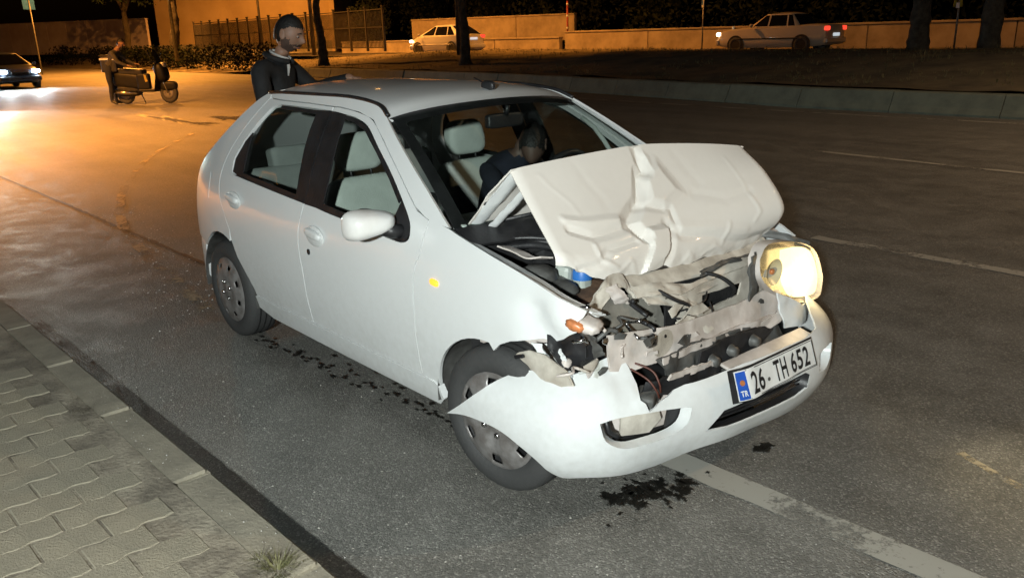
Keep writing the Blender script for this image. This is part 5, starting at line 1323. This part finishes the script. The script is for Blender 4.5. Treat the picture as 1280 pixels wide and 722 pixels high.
def body(lean=0, lsh=None, joints=None):
    J = {'pelvis': ((0, 0, .98), (.135, .17)), 'waist': ((.02, 0, 1.12), (.125, .165)), 'chest': ((.03, 0, 1.33), (.135, .19)), 'upper': ((.02, 0, 1.47), (.10, .15)), 'neck': ((.035, 0, 1.565), .058), 'headb': ((.06, 0, 1.65), .062),
         'hipl': ((0, .10, .92), .105), 'kneel': ((.03, .12, .50), .068), 'ankl': ((0, .13, .09), .05), 'toel': ((.17, .15, .04), .042),
         'hipr': ((0, -.10, .92), .105), 'kneer': ((.03, -.12, .50), .068), 'ankr': ((0, -.13, .09), .05), 'toer': ((.17, -.15, .04), .042),
         'shl': ((.0, .19, 1.46), .075), 'ell': ((-.02, .26, 1.17), .055), 'wrl': ((.10, .24, .93), .036), 'shr': ((.0, -.19, 1.46), .075), 'elr': ((-.02, -.26, 1.17), .055), 'wrr': ((.10, -.24, .93), .036)}
    E_ = [('pelvis', 'waist'), ('waist', 'chest'), ('chest', 'upper'), ('upper', 'neck'), ('neck', 'headb'), ('pelvis', 'hipl'), ('hipl', 'kneel'), ('kneel', 'ankl'), ('ankl', 'toel'), ('pelvis', 'hipr'), ('hipr', 'kneer'), ('kneer', 'ankr'), ('ankr', 'toer'),
          ('upper', 'shl'), ('shl', 'ell'), ('ell', 'wrl'), ('upper', 'shr'), ('shr', 'elr'), ('elr', 'wrr')]
    if joints:
        for k, v in joints.items(): J[k] = (v, J[k][1])
    return J, E_
J_NECK = [1.54]
def zone_std(c, k):
    if k == 'neck' and c.z < J_NECK[0]: return 0
    if k in ('headb', 'neck') or k[1:] in ('palm',) or (len(k) <= 3 and k[0] in 'LR'): return 1
    if k.startswith(('hip', 'knee', 'pelvis')): return 3
    if k.startswith(('ank', 'toe')): return 4
    return 0
def place_head(p, yaw=0, pitch=0, roll=0, s_=1.0): return Matrix.Translation(p) @ Matrix.Rotation(yaw, 4, 'Z') @ Matrix.Rotation(pitch, 4, 'Y') @ Matrix.Rotation(roll, 4, 'X') @ Matrix.Diagonal((s_, s_, s_, 1))
def hair_cap(name, M_, parent, mat=HAIR):
    bm = bmesh.new(); bmesh.ops.create_icosphere(bm, subdivisions=5, radius=1)
    dl = [v for v in bm.verts if v.co.z+.10*noise.noise(v.co*9)+.05*noise.noise(v.co*25) < (.48 if v.co.x > .42 else (.48-.5*(.42-v.co.x) if v.co.x > -.10 else -.48+.1*v.co.x))]
    bmesh.ops.delete(bm, geom=dl, context='VERTS')
    for v in bm.verts:
        p = v.co; k = 1.012+.012*noise.noise(p*9)+.018*noise.noise(p*24)+.035*max(0, p.z)**2
        v.co = M_ @ Vector((p.x*.100*k, p.y*.079*k, p.z*.122*k))
    return from_bm(name, bm, mat, parent)
def face_parts(M_, parent, s_=1):
    for y in (-1, 1):
        bm = bmesh.new(); tube('', [M_ @ Vector((.093, y*.014, .030)), M_ @ Vector((.096, y*.032, .036)), M_ @ Vector((.082, y*.052, .028))], 0, None, None, 6, False, [.004, .0052, .003], bm); from_bm('eyebrow', bm, HAIR, parent)
        e = blob('eye', M_ @ Vector((.078, y*.032, .010)), (.010, .013, .007), EYEW, parent, 1, 2)
        blob('pupil', M_ @ Vector((.0865, y*.032, .008)), (.004, .006, .006), HAIR, parent, 1, 2)
        bm = bmesh.new(); tube('', [M_ @ Vector((.083, y*.018, .014)), M_ @ Vector((.089, y*.032, .020)), M_ @ Vector((.078, y*.047, .013))], 0, None, None, 6, False, [.003, .004, .003], bm); from_bm('eyelid', bm, SKIN, parent)
    bm = bmesh.new(); tube('', [M_ @ Vector((.083, -.026, -.064)), M_ @ Vector((.097, -.010, -.063)), M_ @ Vector((.097, .010, -.063)), M_ @ Vector((.083, .026, -.064))], 0, None, None, 6, False, [.003, .006, .006, .003], bm); from_bm('lips', bm, LIPS, parent)
    bm = bmesh.new(); tube('', [M_ @ Vector((.086, -.030, -.052)), M_ @ Vector((.103, -.010, -.047)), M_ @ Vector((.103, .010, -.047)), M_ @ Vector((.086, .030, -.052))], 0, None, None, 6, False, [.003, .005, .005, .003], bm); from_bm('moustache', bm, HAIR, parent)
EYEW = pm('eye_white', (.55, .5, .46), .3); LIPS = pm('lips', (.25, .11, .085), .5)
# man in black jacket behind the hatchback, hand on its roof
J, E_ = body(joints={'chest': (.08, 0, 1.33), 'upper': (.10, 0, 1.475), 'neck': (.15, -.01, 1.56), 'headb': (.185, -.01, 1.63), 'shl': (.08, .22, 1.475), 'shr': (.08, -.22, 1.475), 'ell': (.24, .30, 1.30), 'wrl': (.48, .30, 1.385), 'elr': (.13, -.27, 1.17), 'wrr': (.30, -.22, 1.07)})
hand(J, E_, (.48, .30, 1.385), 'wrl', (1, .1, -.05), (0, 0, 1), 'L'); hand(J, E_, (.30, -.22, 1.07), 'wrr', (.7, .2, -.5), (.5, 0, .7), 'R')
MH = place_head((.225, -.012, 1.705), rad(2), rad(22), 0, 1.05)
man = person('person', 'man in black jacket and white shirt collar looking down at the hatchback roof', (-2.42, .145, 0), rad(36), J, E_, zone_std, [JACKET, SKIN, STUB, TROUS, BLACKP], MH)
hair_cap('hair', MH, man); face_parts(MH, man)
def ring(c, rx, ry, dz, r_, t0, t1, bm, n=20): tube('', [(c[0]+rx*math.cos(t0+(t1-t0)*k/n), c[1]+ry*math.sin(t0+(t1-t0)*k/n), c[2]-dz*math.cos(t0+(t1-t0)*k/n)) for k in range(n+1)], r_, None, None, 8, False, None, bm)
bm = bmesh.new(); ring((.142, -.008, 1.568), .066, .066, .030, .0085, -2.9, -.15, bm); ring((.142, -.008, 1.568), .066, .066, .030, .0085, .15, 2.9, bm)
tube('', [(.206, -.03, 1.535), (.212, -.035, 1.48), (.205, -.04, 1.42)], .02, None, None, 8, False, [.010, .012, .006], bm)
from_bm('shirt_collar', bm, SHIRT, man)
bm = bmesh.new(); ring((.128, -.008, 1.545), .088, .090, .030, .020, -2.95, -.3, bm); ring((.128, -.008, 1.545), .088, .090, .030, .020, .3, 2.95, bm)
from_bm('jacket_collar', bm, JACKET, man)
# scooter
scd = pe('scooter', (-22.0, 5.72, .004), rad(46), None)
scd.scale = (1, 1.15, 1.12)
tag(scd, 'black delivery scooter with top box parked across the road', 'scooter')
SCB = pm('scooter_black', (.010, .010, .011), .5, 0, .2, 8, spec=.3)
for wx in (-.62, .66):
    w_ = pe('wheel', (wx, 0, .26), 0, scd)
    lathe('tyre', [(.15, -.05), (.20, -.06), (.24, -.05), (.26, -.02), (.26, .02), (.24, .05), (.20, .06), (.15, .05)], RUBBER, w_, 28)
    lathe('rim', [(.0001, -.03), (.06, -.03), (.15, -.045), (.15, .045), (.06, .03), (.0001, .03)], RIM, w_, 20)
blob('rear_body', (-.46, 0, .60), (.44, .15, .20), SCB, scd, .7, 3, (0, .12, 0))
blob('engine', (-.50, 0, .34), (.34, .13, .14), ENGINE, scd, .7, 3)
blob('seat', (-.34, 0, .82), (.36, .15, .07), BLACKP, scd, .6, 3, (0, .08, 0))
box('footboard', (.10, 0, .34), (.5, .34, .08), SCB, scd, .03)
loft('leg_shield', [[(.34+dx, y, .36) for y, dx in ((-.2, 0), (0, .06), (.2, 0))], [(.42+dx, y, .62) for y, dx in ((-.24, 0), (0, .09), (.24, 0))], [(.46+dx, y, .86) for y, dx in ((-.20, 0), (0, .12), (.2, 0))], [(.42+dx, y, 1.0) for y, dx in ((-.1, 0), (0, .08), (.1, 0))]], SCB, scd, False)
blob('front_fairing', (.52, 0, .78), (.16, .19, .24), SCB, scd, .8, 3, (0, -.25, 0))
blob('front_mudguard', (.66, 0, .44), (.27, .085, .12), SCB, scd, .8, 3)
for y in (-.075, .075): tube('fork', [(.48, y, .80), (.66, y, .26)], .022, CHROME, scd, 8)
tube('handlebar', [(.38, -.36, 1.04), (.42, -.2, 1.05), (.44, 0, 1.0), (.42, .2, 1.05), (.38, .36, 1.04)], .018, BLACKP, scd, 8)
loft('windscreen', [[(.50, y, 1.0) for y in (-.16, 0, .16)], [(.42, y*.9, 1.20) for y in (-.16, 0, .16)], [(.36, y*.6, 1.34) for y in (-.16, 0, .16)]], BLACKP, scd, False)
blob('headlight', (.585, 0, .96), (.08, .11, .07), LENS2, scd, .8, 3)
for s_ in (-1, 1):
    tube('mirror_stem', [(.41, s_*.26, 1.05), (.40, s_*.32, 1.22)], .008, BLACKP, scd, 6); blob('mirror', (.395, s_*.33, 1.25), (.012, .06, .04), BLACKP, scd, .8, 2)
pyd('yellow_sticker', [(.10, -.178, .55), (.17, -.178, .57), (.13, -.178, .72), (.07, -.178, .74)], [(0, 1, 2, 3)], SYEL, scd, False)
blob('side_panel', (.02, -.10, .56), (.18, .07, .20), SCB, scd, .6, 3)
tube('exhaust', [(-.2, -.16, .3), (-.6, -.18, .3), (-.95, -.19, .36)], .05, CHROME, scd, 10)
tube('stand', [(-.25, .1, .3), (-.22, .26, .01)], .014, GALV, scd, 6)
bx_ = pe('delivery_box', (-22.0-.9*math.cos(rad(46)), 5.72-.9*math.sin(rad(46)), .92), rad(46), None)
tag(bx_, 'black delivery top box with white stripe on the scooter rack', 'box')
box('case', (0, 0, .22), (.46, .46, .44), BLACKP, bx_, .04); box('lid', (0, 0, .455), (.48, .48, .05), SCB, bx_, .02)
box('stripe', (0, -.237, .36), (.44, .01, .05), SWHITE, bx_, .002); box('stripe', (-.237, 0, .36), (.01, .44, .05), SWHITE, bx_, .002)
blob('tail_lamp', (-.25, -.1, .04), (.03, .05, .04), SWHITE, bx_, .8, 2)
box('rack', (-.80, 0, .885), (.4, .3, .04), GALV, scd, .01)
J_NECK[0] = 1.40
# rider leaning over the scooter
J, E_ = body(joints={'pelvis': (-.02, 0, .97), 'waist': (.06, 0, 1.10), 'chest': (.17, 0, 1.27), 'upper': (.25, 0, 1.38), 'neck': (.31, 0, 1.46), 'headb': (.36, 0, 1.53), 'shl': (.22, .19, 1.37), 'shr': (.22, -.19, 1.37), 'ell': (.40, .25, 1.14), 'wrl': (.60, .22, 1.06), 'elr': (.36, -.25, 1.12), 'wrr': (.56, -.20, 1.03)})
hand(J, E_, (.60, .22, 1.06), 'wrl', (1, -.1, -.1), (0, 0, 1), 'L'); hand(J, E_, (.56, -.20, 1.03), 'wrr', (1, .1, -.1), (0, 0, 1), 'R')
MH = place_head((.415, 0, 1.605), 0, rad(28), 0, 1.0)
rider = person('person', 'person in grey jacket and dark trousers leaning over the scooter handlebars', (-22.55, 4.95, .004), rad(50), J, E_, zone_std, [GREYJ, SKIN, SKIN, NAVYC, BLACKP], MH)
hair_cap('hair', MH, rider); rider.scale = (1.06, 1.06, 1.06)
J_NECK[0] = 1.04
# person in dark clothes leaning over in the driver's place
J, E_ = body(joints={'pelvis': (-.12, .02, .60), 'waist': (-.05, .0, .74), 'chest': (.06, -.02, .92), 'upper': (.12, -.02, 1.02), 'neck': (.165, .0, 1.075), 'headb': (.19, .015, 1.115), 'hipl': (0, .11, .58), 'kneel': (.36, .14, .62), 'ankl': (.62, .13, .36), 'toel': (.76, .13, .33),
                     'hipr': (0, -.10, .58), 'kneer': (.36, -.10, .62), 'ankr': (.62, -.10, .36), 'toer': (.76, -.10, .33), 'shl': (.10, .15, .99), 'shr': (.10, -.19, .98), 'ell': (.24, .20, .84), 'wrl': (.42, .14, .92), 'elr': (.24, -.24, .86), 'wrr': (.42, -.16, .96)})
for k in ('pelvis', 'waist', 'chest', 'upper'): J[k] = (J[k][0], (J[k][1][0]*.9, J[k][1][1]*.9))
hand(J, E_, (.42, .14, .92), 'wrl', (.8, -.3, .4), (-.3, 0, 1), 'L'); hand(J, E_, (.42, -.16, .96), 'wrr', (.8, .3, .4), (-.3, 0, 1), 'R')
MH = place_head((.225, .03, 1.10), rad(120), rad(38), 0, .92)
drv = person('person', 'person in dark navy clothing leaning forward behind the hatchback steering wheel', (-.10, .36, .0), rad(6), J, E_, zone_std, [NAVYC, SKIND, SKIND, NAVYC, BLACKP], MH)
hair_cap('hair', MH, drv)
